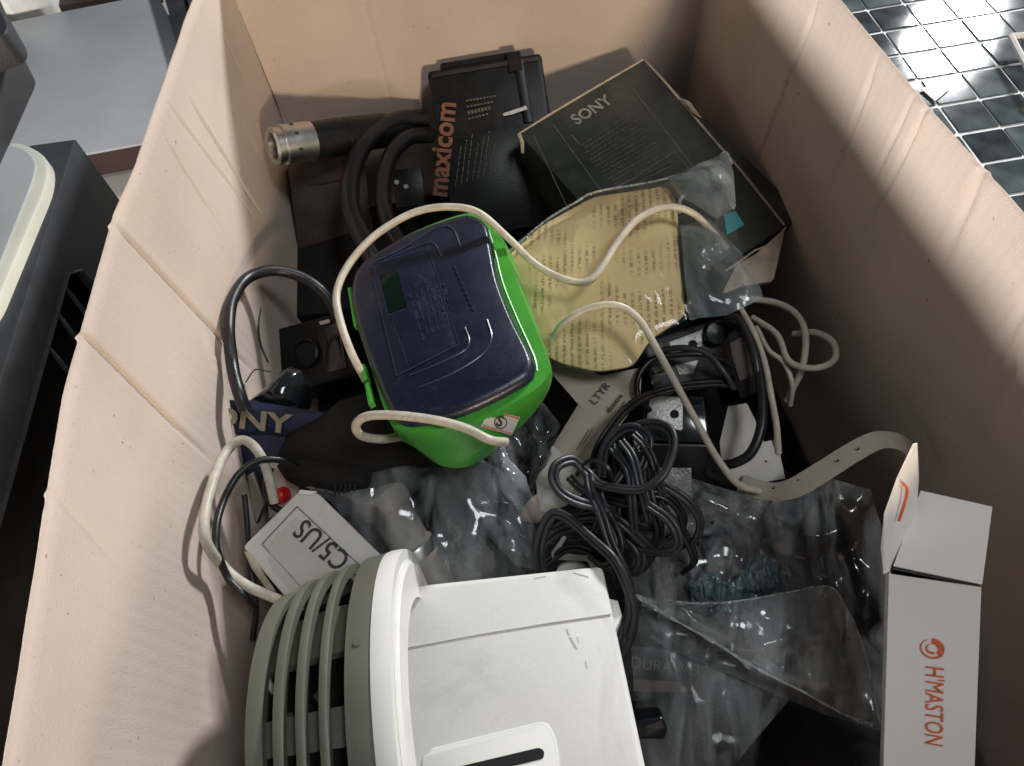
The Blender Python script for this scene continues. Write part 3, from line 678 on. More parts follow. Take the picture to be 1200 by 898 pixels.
# navy camera strap and pouches
F = Frame((278, 470, .19), (395, 480, .178), (286, 545, .165))
t = thing('navy_camera_strap', 'navy blue camera strap lettered SONY against the left box wall', 'strap', F)
sheet('band', F, F.uvs([(270, 468), (300, 470), (350, 478), (402, 486), (412, 520), (372, 514), (320, 508), (278, 508)]), 'strap', t, .004, .003, .0012, 14, 90, 41, 3, .3, bottom=.003, cs=.4)
sheet('padding', F, F.uvs([(272, 500), (320, 508), (400, 520), (420, 600), (360, 610), (285, 560)]), 'strap', t, .000, .003, .0015, 14, 90, 43, 3, .3, bottom=.006, cs=.4)
a, L_, p = angpx(F, (236, 496), (338, 496))
p2 = F.uv(247, 496)
tx = text('lettering', 'ONY', .0180, F, p2, angpx(F, (264, 496), (358, 508))[0]*.6, 'gold', t, bold=.0005, w=.0078, ext=.0004)
Lw = Vector(F.uv(345, 504))-Vector(p2); wtx = max(v.co.x for v in tx.data.vertices); fit(tx, Lw.length/wtx, 1, 1, 1)
F = Frame((300, 460, .18), (360, 440, .18), (310, 480, .175))
o = sheet('black_case_flap', F, F.uvs([(290, 474), (312, 456), (330, 438), (342, 431), (354, 436), (360, 452), (352, 478), (318, 484)]), 'gloss', None, .004, .010, .001, 14, 80, 44, 2.2, .3, bottom=.03, cs=.4); tag(o, 'glossy black rounded flap standing behind the navy strap', 'flap')
F = Frame((360, 500, .18), (470, 470, .19), (380, 570, .17))
o = sheet('black_leather_pouch', F, F.uvs([(326, 534), (340, 508), (372, 492), (400, 470), (432, 462), (470, 470), (500, 500), (520, 540), (480, 560), (430, 575), (385, 562), (345, 548)]), 'blackm', None, .002, .014, .0015, 18, 110, 45, 3, .3, bottom=.04, cs=.4); tag(o, 'soft black leather pouch under the green case', 'pouch')
F = Frame((385, 545, .18), (430, 560, .18), (385, 560, .17))
t = thing('black_plug', 'black plug with ridged grip beside the white box corner', 'plug', F)
sheet('body', F, F.uvs([(335, 536), (360, 534), (400, 540), (432, 548), (442, 560), (420, 572), (380, 566), (345, 552)]), 'blackm', t, .010, .008, .0008, 10, 60, 47, 2.5, .3, bottom=.02)
for k in range(5):
    ltube('grip_rib', F, [(*F.uv(412+k*4.5, 548+k*1.2), .0185-k*.001), (*F.uv(409+k*4.5, 564+k*.8), .0175-k*.001)], .0007, 'greyrub', t, seg=1)
F = Frame((325, 548, .17), (350, 560, .17), (322, 600, .15))
t = thing('grey_switch_panel', 'small pale grey panel with a red button behind the white box', 'switch', F)
slab('panel', F, F.uvs([(312, 540), (346, 546), (352, 584), (314, 610)]), .02, 'cap', t, 0, r=.003, bev=.001)
u = F.uv(336, 578); v, f = revolve([(0, .0052), (.008, .0052), (.0095, .004), (.010, .0001)], 24); link('red_button', [(u[0]+q[1], u[1]+q[2], q[0]+.002) for q in v], f, 'red', t)
slab('silver_clip', F, F.uvs([(293, 556), (300, 552), (312, 590), (304, 612), (298, 590)]), .003, 'steel', t, .003, bev=.0005)
cable('thin_cable', 'thin black wire twisting down beside the red button', [(318, 548, .19), (312, 570, .185), (318, 590, .18), (330, 598, .175), (345, 590, .17)], .0022, 'rubber')
cable('thin_cable', 'thin black wire hugging the left wall behind the beige cable', [(286, 580, .20), (290, 620, .19), (292, 660, .18), (300, 710, .17), (296, 750, .16)], .0018, 'rubber')

# ------------------------------------------------------------------ white box marked C5/US
F = Frame((284, 641, .195), (350, 575, .195), (345, 712, .186))
t = thing('white_label_box', 'small worn white cardboard box with upside down C5/US label', 'box', F)
tp = F.uvs([(284, 641), (350, 575), (378, 578), (520, 716), (400, 800)]); u0 = F.uv(350, 575)
q0 = F.uv(374, 577); q1 = F.uv(500, 702); q2 = F.uv(345, 704)
slab('body', F, rnd([F.uv(284, 641), F.uv(352, 574), F.uv(372, 577), F.uv(522, 724), F.uv(420, 800)], .003, 3), .05, 'card', t, 0, bev=.0012)
slab('label', F, F.uvs([(311, 640), (346, 605), (430, 672), (392, 720), (350, 700), (318, 668)]), .0003, 'label', t, .0005, r=.002)
bars('label_frame', F, [(F.uv(307, 638), F.uv(348, 594), .0006), (F.uv(348, 594), F.uv(440, 680), .0006), (F.uv(307, 638), F.uv(375, 712), .0005)], 'inkg', t, .0005)
# text upside down: reading direction runs up-left in the picture
a, L_, p = angpx(F, (404, 668), (352, 625))
tx = text('lettering', 'C5/US', .0180, F, F.uv(413, 653), a, 'ink', t, bold=.0002, w=.0009)
wtx = max(v.co.x for v in tx.data.vertices); fit(tx, L_*1.06/wtx, .98, 1, 1)
sheet('torn_corner', F, F.uvs([(286, 646), (296, 650), (312, 676), (324, 694), (312, 690), (296, 668)]), 'kraft', t, .0005, .0006, .0008, 6, 40, 51)
slab('lifted_tear', F, F.uvs([(352, 575), (372, 577), (366, 581), (350, 580)]), .0008, 'cardw', t, .0016)

# ------------------------------------------------------------------ bag with beige nozzle
F = Frame((380, 580, .16), (600, 560, .16), (470, 690, .13))
t = thing('nozzle', 'taupe plastic pipe fitting with a flanged cap inside the clear bag', 'pipe fitting', axisframe(P(440, 572, .168), P(520, 700, .11)))
v, f = revolve([(0, .0001), (0, .012), (.002, .0165), (.014, .0175), (.016, .0165), (.0165, .0140), (.045, .0135), (.0455, .0150), (.056, .015), (.06, .012), (.09, .011), (.12, .010)], 40); link('body', v, f, 'cap', t)
v, f = revolve([(.0462, .0152), (.048, .0157), (.052, .0157), (.054, .0152)], 40); link('steel_band', v, f, 'steel', t)
F = Frame((380, 580, .178), (600, 560, .17), (470, 690, .155))
o = sheet('clear_bag', F, F.uvs([(360, 572), (400, 555), (430, 542), (470, 528), (520, 545), (560, 535), (600, 560), (622, 610), (650, 668), (560, 690), (480, 690), (430, 640), (390, 590)]), 'clear', None, .002, .010, .005, 30, 170, 55, 3, .6, cs=1.1)
tag(o, 'clear plastic bag lying over the taupe pipe fitting', 'bag')
F = Frame((520, 600, .12), (640, 590, .12), (540, 690, .10))
t = thing('dark_controller', 'dark grey moulded device lying under the clear bag', 'device', F)
slab('body', F, F.uvs([(505, 592), (560, 560), (630, 600), (650, 690), (560, 720), (505, 690)]), .05, 'blackm', t, 0, r=.012, bev=.004)
slab('raised_collar', F, F.uvs([(534, 634), (560, 618), (590, 640), (586, 668), (548, 672)]), .01, 'black', t, .008, r=.008, bev=.003)
slab('grey_wedge', F, F.uvs([(512, 700), (524, 652), (536, 698)]), .01, 'cap', t, .006, bev=.001)
F = Frame((560, 520, .155), (640, 500, .165), (575, 640, .13))
o = sheet('clear_bag', F, F.uvs([(558, 545), (566, 515), (590, 505), (612, 480), (640, 474), (660, 500), (648, 540), (630, 575), (634, 620), (640, 668), (610, 662), (578, 630), (562, 590)]), 'clear', None, .010, .012, .010, 26, 150, 57, 3, .7, cs=1.3)
tag(o, 'small crinkled clear bag beside the buff instruction strip', 'bag')
F = Frame((575, 530, .17), (620, 530, .175), (600, 600, .16))
o = sheet('plastic_wrap', F, F.uvs([(572, 520), (590, 512), (604, 540), (622, 560), (632, 590), (616, 600), (598, 584), (578, 552)]), 'milky', None, .012, .006, .012, 18, 90, 58, 3, .9, cs=2)
tag(o, 'milky twisted plastic wrap in the middle of the clear bag', 'wrap')

# ------------------------------------------------------------------ buff strip
F = Frame((645, 440, .175), (750, 432, .175), (612, 610, .155))
t = thing('instruction_strip', 'long buff card strip with printed symbols between the cases', 'card strip', F)
sheet('card', F, F.uvs([(632, 414), (662, 420), (704, 442), (752, 432), (750, 468), (726, 500), (704, 540), (676, 590), (662, 610), (640, 606), (632, 560), (650, 520), (694, 448), (668, 436), (636, 428)]), 'strip', t, .002, .0015, .0012, 20, 160, 61, 3, .8, cs=.6, bottom=.0012, center=F.uv(690, 490))
sheet('white_end', F, F.uvs([(628, 566), (648, 524), (676, 550), (668, 596), (652, 610), (632, 600)]), 'wpaper', t, .0045, .002, .005, 14, 90, 62, 3, .8, cs=1.6, bottom=.001)
sheet('pink_end', F, F.uvs([(612, 598), (622, 586), (632, 578), (642, 592), (640, 610), (628, 615), (610, 611)]), 'pinkish', t, .004, .001, .001, 8, 50, 63, bottom=.001)
a, L_, p = angpx(F, (697, 478), (716, 455)); text('lettering', 'LTYR', .0078, F, p, a, 'ink', t, w=.0052)
a, L_, p = angpx(F, (714, 487), (730, 467)); text('lettering', 'doosne', .0052, F, p, a, 'ink', t, w=.0052, bold=.0001)
bars('printed_line', F, [(F.uv(676, 530), F.uv(690, 506), .0004), (F.uv(683, 524), F.uv(694, 505), .0004), (F.uv(722, 490), F.uv(732, 472), .0004)], 'ink', t, .0052)

# ------------------------------------------------------------------ power adapters, right of centre
F = Frame((758, 462, .168), (818, 468, .165), (752, 520, .158))
t = thing('power_adapter', 'black power adapter with shiny face below the long beige cable', 'power adapter', F, 'black power adapters')
slab('body', F, F.uvs([(756, 458), (826, 464), (834, 520), (750, 516)]), .04, 'gloss', t, 0, r=.003, bev=.002)
slab('face_plate', F, F.uvs([(762, 464), (800, 466), (800, 505), (756, 500)]), .001, 'silver', t, .0012, r=.002, bev=.0004)
u = F.uv(790, 486); v, f = tube([Vector((*u, .0006)), Vector((*u, .0018))], .003, 16); link('screw_hole', v, f, 'dark', t)
F = Frame((752, 520, .156), (832, 520, .156), (756, 590, .13))
t = thing('power_adapter', 'black power adapter carrying a silver rating plate', 'power adapter', F, 'black power adapters')
slab('body', F, F.uvs([(750, 519), (830, 521), (826, 600), (752, 600)]), .05, 'black', t, 0, r=.002, bev=.0016)
slab('rating_plate', F, F.uvs([(770, 548), (810, 548), (811, 586), (772, 586)]), .001, 'silver', t, .0016, r=.001, bev=.0003)
F = Frame((775, 400, .175), (846, 378, .175), (772, 468, .155))
t = thing('power_adapter', 'black power adapter with round socket just below the yellow leaflet', 'power adapter', F, 'black power adapters')
slab('body', F, F.uvs([(750, 398), (850, 372), (866, 440), (766, 462)]), .045, 'black', t, 0, r=.004, bev=.003)
slab('silver_sheen', F, F.uvs([(782, 402), (824, 386), (822, 406), (786, 416)]), .001, 'silver', t, .0012, r=.001, bev=.0003)  # silver patch painting the sheen on the adapter top
u = F.uv(811, 404); v, f = tube([Vector((*u, .0006)), Vector((*u, .0018))], .0032, 16); link('socket_hole', v, f, 'dark', t)
u = F.uv(836, 392); v, f = revolve([(-.006, .0085), (.006, .0085), (.0075, .0075), (.0078, .0001)], 28); link('round_socket', [(u[0]+q[1], u[1]+q[2], q[0]) for q in v], f, 'gloss', t)
slab('grey_panel', F, F.uvs([(790, 428), (818, 422), (812, 438), (796, 440)]), .001, 'silver', t, .0012, r=.001, bev=.0003)
for px, py in ((776, 434), (773, 447), (783, 404)):
    u = F.uv(px, py); v, f = tube([Vector((*u, 0)), Vector((u[0]-.006, u[1]+.001, .004))], .0018, 8); link('metal_pin', v, f, 'steel', t)
F = Frame((850, 400, .165), (890, 390, .165), (855, 460, .15))
t = thing('plug_block', 'dark plug block leaning against the coiled beige cables', 'plug', F)
slab('body', F, F.uvs([(846, 396), (884, 372), (902, 452), (868, 470)]), .04, 'blackm', t, 0, r=.004, bev=.002)
slab('plug_face', F, F.uvs([(852, 404), (870, 394), (882, 440), (866, 448)]), .002, 'brown', t, .0018, r=.002, bev=.0006)
# white paper and ribbon
F = Frame((848, 500, .15), (900, 500, .15), (868, 565, .14))
t = thing('white_paper', 'torn piece of white paper behind the black cable loop', 'paper', F)
sheet('paper_sheet', F, F.uvs([(852, 478), (874, 474), (886, 500), (894, 520), (908, 516), (919, 562), (872, 570), (846, 556), (842, 520)]), 'wpaper', t, .004, .003, .003, 14, 80, 65, 3, .7, cs=1.2, bottom=.001)
u = F.uv(895, 543); v, f = tube([Vector((*u, .006)), Vector((*u, .0078))], .0006, 6); link('ink_dot', v, f, 'ink', t)
rb = [(868, 566, .150), (900, 576, .155), (930, 572, .165), (965, 552, .178), (1000, 530, .19), (1030, 516, .198), (1058, 520, .20), (1075, 540, .19)]
C = cat([P(*p) for p in rb], 8); V = []; Fc = []
for i, c in enumerate(C):
    tt = (C[min(i+1, len(C)-1)]-C[max(0, i-1)]).normalized(); n_ = Vector((.15, 0, 1)).normalized(); s = tt.cross(n_).normalized(); n2 = s.cross(tt)
    wd = .0072*(1-.25*i/len(C))
    V += [c+s*wd+n2*.0003, c-s*wd+n2*.0003, c-s*wd-n2*.0004, c+s*wd-n2*.0004]
for i in range(len(C)-1):
    for k in range(4): Fc.append((i*4+k, i*4+(k+1) % 4, i*4+4+(k+1) % 4, i*4+4+k))
Fc += [(0, 1, 2, 3), tuple(len(V)-4+k for k in (3, 2, 1, 0))]
t = thing('flat_ribbon', 'flat beige ribbon strip with small dark holes by right wall', 'ribbon', Matrix.Identity(4))
link('band', V, Fc, 'strip', t)
for px, py, z_ in ((907, 572, .1575), (935, 563, .168), (982, 540, .186), (1006, 526, .1935)):
    q = P(px, py, z_); v, f = tube([q+Vector((0, 0, -.001)), q+Vector((0, 0, .0008))], .0006, 6); link('hole', v, f, 'ink', t)

# ------------------------------------------------------------------ right: big clear bag, black things under it
F = Frame((740, 700, .125), (1030, 720, .125), (800, 840, .10))
F0 = Frame((735, 760, .125), (880, 770, .12), (735, 900, .105))
t = thing('black_printed_box', 'black flat box with faint grey lettering under the clear bag', 'box', F0)
slab('body', F0, F0.uvs([(700, 752), (905, 770), (880, 960), (700, 940)]), .04, 'black', t, 0, r=.004, bev=.002)
a, L_, p = angpx(F0, (738, 782), (812, 792)); tx = text('lettering', 'DURAWEISE', .0095, F0, p, a, 'olivink', t, w=.0005)
slab('lighter_strip', F0, F0.uvs([(742, 796), (818, 800), (816, 812), (742, 810)]), .0006, 'brown', t, .0008)
F1 = Frame((740, 842, .135), (776, 838, .135), (745, 862, .13))
o = slab('angular_stopper', F1, F1.uvs([(735, 842), (776, 836), (782, 852), (778, 864), (740, 864)]), .03, 'gloss', None, .004, r=.002, bev=.002); tag(o, 'glossy black angular stopper beside the white plastic housing', 'stopper')
# black plug with round end and blue film
F2 = Frame((820, 640, .145), (870, 640, .145), (830, 690, .13))
t = thing('round_plug', 'glossy black plug with a round head inside the clear bag', 'plug', F2)
u = F2.uv(842, 655); v, f = revolve([(-.02, .0125), (.004, .0125), (.007, .011), (.0085, .006), (.0075, .004), (.0075, .0001)], 36); link('round_head', [(u[0]+q[1], u[1]+q[2], q[0]+.006) for q in v], f, 'gloss', t)
slab('neck', F2, F2.uvs([(830, 606), (856, 612), (862, 640), (830, 642)]), .02, 'black', t, .006, r=.004, bev=.002)
F3 = Frame((800, 660, .14), (900, 660, .14), (820, 710, .12))
o = sheet('blue_film', F3, F3.uvs([(800, 664), (815, 650), (850, 662), (876, 632), (902, 640), (912, 672), (890, 694), (858, 700), (826, 706), (806, 696)]), 'bluef', None, .022, .006, .007, 28, 150, 71, 3, .9, cs=2.6)
tag(o, 'crumpled bluish plastic film around the round black plug', 'film')
o = sheet('clear_bag', F, F.uvs([(742, 694), (728, 640), (740, 600), (800, 560), (850, 575), (900, 588), (960, 560), (1010, 575), (1035, 640), (1040, 700), (1038, 745), (1024, 850), (960, 832), (900, 808), (840, 782), (780, 756), (738, 732)]), 'hazy', None, .012, .012, .0075, 44, 260, 73, 3, .6, cs=.9)
tag(o, 'large clear plastic bag spread beside the white logo box', 'bag')
bag = o
F4 = Frame((745, 700, .150), (1020, 720, .150), (900, 800, .14))
o = sheet('bag_flap', F4, F4.uvs([(744, 698), (800, 706), (860, 704), (918, 696), (950, 688), (975, 692), (996, 730), (1012, 790), (1024, 848), (985, 835), (930, 806), (880, 780), (830, 748), (780, 720)]), 'hazy', None, .010, .005, .003, 26, 160, 75, 3, .5, cs=.9)
tag(o, 'folded over corner of clear bag with bright glossy seam', 'bag')
for nm, pts_, r_ in (('bag_seam', [(744, 698), (780, 722), (830, 750), (880, 781), (930, 806), (985, 836), (1022, 848)], .0013),
                     ('bag_seam', [(780, 706), (830, 708), (880, 702), (920, 695), (950, 689), (972, 693), (996, 735), (1012, 790), (1024, 846)], .0008)):
    v, f = tube([q+Vector((0, 0, noise.noise(q*90)*.002)) for q in cat([Vector((*F4.uv(x, y), .0105)) for x, y in pts_], 8)], r_, 6, taper=lambda s: .5+abs(noise.noise((s*14, 2, 3)))*2.2); link(nm, v, f, 'seam', o)
F5 = Frame((745, 740, .135), (1020, 760, .13), (800, 880, .115))
o = sheet('clear_bag', F5, F5.uvs([(734, 690), (800, 720), (880, 760), (940, 800), (905, 840), (850, 905), (760, 960), (745, 840)]), 'dim', None, .004, .004, .004, 22, 130, 77, 3, .5, cs=1)
tag(o, 'lower clear bag covering the black lettered box', 'bag')

# ------------------------------------------------------------------ white box with red logo
F = Frame((1042, 673, .250), (1150, 689, .259), (1036, 898, .185))
t = thing('white_logo_box', 'white cardboard box printed with a red logo at lower right', 'box', F)
f_ = F.uvs([(1042, 673), (1150, 689), (1142, 898), (1036, 898)]); bw = f_[1][0]
q = F.uvs([(1042, 673), (1150, 689), (1139, 980), (1033, 980)])
th = .030
def edge4(i, j, d): return [q[i], q[j], (q[j][0]+d, q[j][1]), (q[i][0]+d, q[i][1])]
slab('front_panel', F, q, .0008, 'cardw', t, 0)
slab('side_panel', F, edge4(0, 3, .0008), th, 'cardw', t, -.0009)
sd = slab('side_panel', F, edge4(1, 2, -.0008), th, 'dkredp', t, -.0009); tag(sd, 'red printed side panel')
slab('back_panel', F, q, .0008, 'cardw', t, -th-.0009)
slab('shade_fill', F, inset(q, .95), .024, 'dark', t, -.003)  # near-black block added as shade inside the carton
# lid: tilted top panel from back, corners by pixel at depth
def quad3(name, pts, m, parent, t_=.0009):
    V = [Vector(p) for p in pts]; n = (V[1]-V[0]).cross(V[2]-V[0]).normalized(); V2 = [v-n*t_ for v in V]; k = len(V)
    return link(name, V+V2, [tuple(range(k)), tuple(reversed(range(k, 2*k)))]+[(i, k+i, k+(i+1) % k, (i+1) % k) for i in range(k)], m, parent, smooth=False)
def L3(x, y, w_): u = F.uv(x, y, w_); return (u[0], u[1], w_)
l0, l1, l2, l3 = L3(1047, 663, -.001), L3(1151, 685, -.002), L3(1163, 594, -.034), L3(1079, 575, -.034)
quad3('lid_panel', [l0, l1, l2, l3], 'cardw', t)
quad3('slit_shade', [L3(1046, 665, -.002), L3(1150, 687, -.003), L3(1149, 690, -.013), L3(1048, 672, -.013)], 'ink', t)  # dark strip painted as the shade in the slit under the lid
fp = [L3(1036, 672, .000), L3(1033, 640, .004), L3(1037, 600, .010), L3(1052, 558, .006), L3(1070, 520, -.004), L3(1075, 519, -.006), L3(1077, 560, -.020), L3(1074, 600, -.024), L3(1056, 640, -.012), L3(1043, 668, -.002)]
fpv = [Vector(p) for p in fp]
quad3('side_flap', fpv, 'cardw', t, .0010)
v, f = tube(cat([Vector(L3(1058, 566, .004)), Vector(L3(1063, 574, .001)), Vector(L3(1060, 590, .001)), Vector(L3(1053, 611, .003))], 5), .0007, 6); link('flap_slot', v, f, 'logored', t)
# logo: ring of curved strokes and the name
u = Vector(F.uv(1092, 760)); 
def arc(r0, a0, a1, wd0, wd1, off=(0, 0), k=18):
    V = []; Fc = []
    for i in range(k+1):
        s = i/k; a = math.radians(a0+(a1-a0)*s); wd = wd0+(wd1-wd0)*s; dv = Vector((math.cos(a), math.sin(a)))
        for r_ in (r0-wd/2, r0+wd/2): p_ = u+Vector(off)+dv*r_; V.append((p_.x, p_.y, .0003))
    Fc = [(2*i, 2*i+1, 2*i+3, 2*i+2) for i in range(k)]
    V += [(a, b, .0001) for a, b, c in V]; return V, Fc
for ag in ((.0046, 120, 330, .0004, .0012), (.0038, -40, 95, .0026, .0030), (.0022, 100, 300, .0003, .0014)):
    v, f = arc(*ag); link('logo_stroke', v, f, 'logored', t, smooth=False)
a, L_, p = angpx(F, (1085, 779), (1084, 871)); 
tx = text('lettering', "H'MASTON", .0108, F, (p[0], p[1]), a, 'logored', t, w=.0004)
wtx = max(v.co.x for v in tx.data.vertices); fit(tx, L_/wtx, 1, 1, 1)
# ------------------------------------------------------------------ white housing with grey grille
O = P(478, 686, .205)
t = thing('white_fan_housing', 'white plastic fan housing with grey green ribbed grille in the foreground', 'fan', Matrix.Translation(O))
Fp = Frame(O, O+Vector((.108, -.007, 0)), O+Vector((0, -.1, 0)))
Fp.m = Fp.m
def wl(v): return v-O
def link_world(name, V, Fc, m): return link(name, [Vector(v)-O for v in V], Fc, m, t)
pl = [(Fp.o+Fp.x*a+Fp.y*b) for a, b in rnd(Fp.uvs([(470, 688), (706, 663), (778, 1000), (470, 1000)]), .004, 5)]
def horizontal_slab(name, pts, z1, z0, m, bev=0):
    Fh = FZ(0); s = slab(name, Fh, [(p[0]-O.x, p[1]-O.y) for p in pts], z1-z0, m, t, z1-O.z, bev=bev); return s
plate = horizontal_slab('top_plate', pl, .2055, .14, 'white', .0022)
# gently sloped far strip line and recess
ln = [P(474, 760, .2058), P(560, 744, .2058), P(640, 731, .2058), P(716, 720, .2058)]
v, f = tube(ln, .00045, 5); link_world('seam_line', v, f, 'label')
rc = [(P(x, y, .2055)) for x, y in [(500, 878), (640, 844), (652, 864), (664, 960), (500, 985)]]
horizontal_slab('recess_rim', rnd([(p.x, p.y) for p in rc], .004), .2061, .2040, 'whiter', .0009)
rc2 = [(P(x, y, .2055)) for x, y in [(495, 885), (637, 849), (647, 867), (658, 960), (495, 985)]]
horizontal_slab('recess_panel', rnd([(p.x, p.y) for p in rc2], .003), .2062, .2060, 'white', .0003)
sl = [(P(x, y, .207)) for x, y in [(510, 905), (632, 876), (638, 880), (637, 889), (515, 919)]]
horizontal_slab('slot', rnd([(p.x, p.y) for p in sl], .0015), .2065, .2060, 'dark')
bt = [P(x, y, .195) for x, y in [(712, 702), (724, 704), (729, 722), (722, 738), (716, 736)]]
horizontal_slab('latch', [(p.x, p.y) for p in bt], .196, .17, 'whiter', .001)
rows = []
Fs_ = FZ(.2057)
sc = bars('scuff_mark', Fs_, [((P(x0, y0, .2).x-O.x, P(x0, y0, .2).y-O.y), (P(x1, y1, .2).x-O.x, P(x1, y1, .2).y-O.y), w_) for x0, y0, x1, y1, w_ in
   [(664, 740, 667, 748, .0009), (668, 750, 676, 764, .0012), (686, 778, 688, 786, .0006), (672, 675, 690, 680, .0007), (626, 682, 640, 679, .0005), (676, 749, 678, 756, .0005)]], 'smudge', t, .20562-O.z, .0001)
# cylinder
yc, zc = .062, .198
def arcband(x0, x1, r0, r1, a0, a1, r0b=None, n=64):
    """solid arc of rectangular section between x0..x1, radii r0(inner)..r1(outer)"""
    V = []; Fc = []; r0b = r0b or r1
    for i in range(n+1):
        a = math.radians(a0+(a1-a0)*i/n); c, s = math.cos(a), math.sin(a)
        for x, r in ((x0, r0), (x0, r1*.995), (x0+(x1-x0)*.25, r1), (x1-(x1-x0)*.25, r0b), (x1, r0b*.995), (x1, r0)): V.append((x, yc+r*c, zc+r*s))
    for i in range(n):
        for k in range(6): Fc.append((i*6+k, i*6+(k+1) % 6, i*6+6+(k+1) % 6, i*6+6+k))
    Fc += [tuple(range(6)), tuple(n*6+k for k in reversed(range(6)))]
    return V, Fc
v, f = arcband(-.0756, -.0668, .060, .0860, -30, 210); link_world('white_ring', v, f, 'whiter')
v, f = arcband(-.0668, -.0645, .060, .0800, -30, 210, .0780); link_world('inner_ring', v, f, 'white')
v, f = arcband(-.0870, -.0756, .058, .0845, -30, 210, .0852); link_world('grille_flange', v, f, 'olive')
for x0, x1, r in ((-.0985, -.0948, .0828), (-.1090, -.1050, .0808), (-.1195, -.1150, .0782), (-.1330, -.1255, .0735)):
    v, f = arcband(x0, x1, r-.0055, r-.0004, -30, 210, r); link_world('grille_rib', v, f, 'olive')
# cross panels set deeper between the ribs
for a0, a1 in ((52, 73), (91, 103), (120, 140), (-20, 8)):
    V = []; Fc = []; xs = [(-.129, .0665), (-.117, .0705), (-.107, .0730), (-.097, .0750), (-.083, .0765)]; n = 12
    for dr in (0, -.005):
        for x, r in xs:
            for i in range(n+1): a = math.radians(a0+(a1-a0)*i/n); V.append((x, yc+(r+dr)*math.cos(a), zc+(r+dr)*math.sin(a)))
    m_ = (n+1)*len(xs)
    for b_ in (0, m_):
        for k in range(len(xs)-1):
            for i in range(n): Fc.append((b_+k*(n+1)+i, b_+k*(n+1)+i+1, b_+(k+1)*(n+1)+i+1, b_+(k+1)*(n+1)+i))
    for k in range(len(xs)-1):
        for i in (0, n): Fc.append((k*(n+1)+i, (k+1)*(n+1)+i, m_+(k+1)*(n+1)+i, m_+k*(n+1)+i))
    link_world('cross_panel', V, Fc, 'olive')
v, f = arcband(-.1335, -.1315, .010, .0660, -30, 210); link_world('end_cap', v, f, 'olive')
v, f = revolve([(-.130, .0001), (-.130, .052), (-.08, .058), (-.08, .0001)], 48); link_world('dark_core', [Vector((q[0], yc+q[1], zc+q[2])) for q in v], f, 'dark')  # black cylinder standing for the shade between the ribs
# small glimpses of the motor inside
for px, py, z_, r_, m_ in ((371, 812, .262, .0022, 'steel'), (335, 840, .255, .003, 'cap'), (311, 795, .262, .0016, 'wpaper')):
    q = P(px, py, z_); v, f = tube([q, q+Vector((.003, -.006, -.004))], r_, 8); link_world('motor_piece', v, f, m_)
q = Vector((-.0812, yc+.0852*math.cos(math.radians(75)), zc+.0852*math.sin(math.radians(75)))); v, f = tube([q-Vector((0, 0, .002)), q+Vector((0, .0001, .0004))], .0018, 14); link_world('screw_cap', v, f, 'olive')
# side tab low left
horizontal_slab('side_tab', [(-.150, .05), (-.132, .05), (-.132, .0), (-.150, .0)], .235, .20, 'olive', .002)

# ------------------------------------------------------------------ cables
cable('beige_cable', 'beige cable arching over the top of the green case to the leaflet bag', [(428, 446, .238), (412, 415, .252), (398, 375, .258), (396, 338, .260), (414, 302, .262), (450, 268, .264), (490, 247, .265), (528, 242, .265), (562, 250, .262), (596, 280, .25), (626, 308, .24), (655, 325, .237), (684, 331, .236), (702, 318, .238), (724, 284, .242), (752, 254, .243), (784, 242, .240), (812, 250, .232), (836, 272, .224), (852, 292, .215)], .0024, 'beige', 'beige cables')
cable('beige_cable', 'short beige cable end looped at the front corner of the green case', [(593, 518, .238), (575, 516, .246), (545, 502, .250), (500, 491, .254), (455, 487, .254), (428, 489, .252), (417, 499, .246), (424, 511, .236), (448, 515, .225), (470, 512, .205)], .0026, 'beige', 'beige cables')
cable('beige_cable', 'long straight beige cable running down across the black adapters', [(648, 396, .222), (662, 378, .236), (690, 361, .242), (722, 358, .243), (746, 372, .238), (766, 402, .23), (790, 446, .215), (820, 502, .195), (848, 548, .178), (866, 568, .165), (890, 576, .158)], .0023, 'beige', 'beige cables')
cable('beige_cable', 'thick beige cable looping up against the left box wall', [(322, 590, .19), (312, 548, .205), (298, 524, .214), (282, 517, .217), (264, 532, .217), (250, 564, .217), (240, 604, .217), (242, 636, .212), (262, 666, .205), (292, 688, .2), (330, 705, .195)], .0030, 'beige', 'beige cables')
cable('beige_cable', 'beige cable coil under the leaflet bag, largest loop touching right wall', [(880, 350, .17), (912, 356, .175), (936, 372, .178), (944, 400, .178), (940, 430, .172), (930, 452, .16), (922, 470, .15)], .0024, 'beige', 'beige cables')
cable('beige_cable', 'beige cable of the coil reaching furthest right', [(882, 372, .165), (910, 392, .172), (925, 424, .176), (955, 432, .18), (978, 422, .184), (976, 402, .186), (955, 390, .182), (930, 392, .17)], .0022, 'beige', 'beige cables')
cable('beige_cable', 'thin beige cable dropping straight down beside the white paper', [(868, 362, .175), (884, 392, .178), (896, 425, .175), (904, 465, .17), (910, 500, .16), (912, 532, .15)], .0022, 'beige', 'beige cables')
cable('beige_cable', 'inner beige cable of the coil beside the dark plug block', [(886, 384, .165), (900, 410, .17), (918, 425, .172), (928, 450, .165), (926, 475, .15)], .0018, 'beige', 'beige cables')
cable('black_cable', 'thick black cable loop standing against the left box wall', [(396, 372, .17), (378, 342, .185), (350, 324, .195), (318, 317, .205), (290, 326, .212), (273, 350, .215), (268, 385, .215), (272, 425, .215), (280, 458, .213), (288, 482, .205)], .0042, 'rubber', 'black cables', n=12)
cable('black_cable', 'thin black cable curving down inside the thick beige loop', [(350, 548, .195), (330, 540, .205), (305, 540, .212), (282, 554, .215), (264, 582, .215), (254, 615, .215), (254, 645, .212), (266, 676, .205), (285, 696, .2), (300, 712, .19)], .0022, 'rubber', 'black cables')
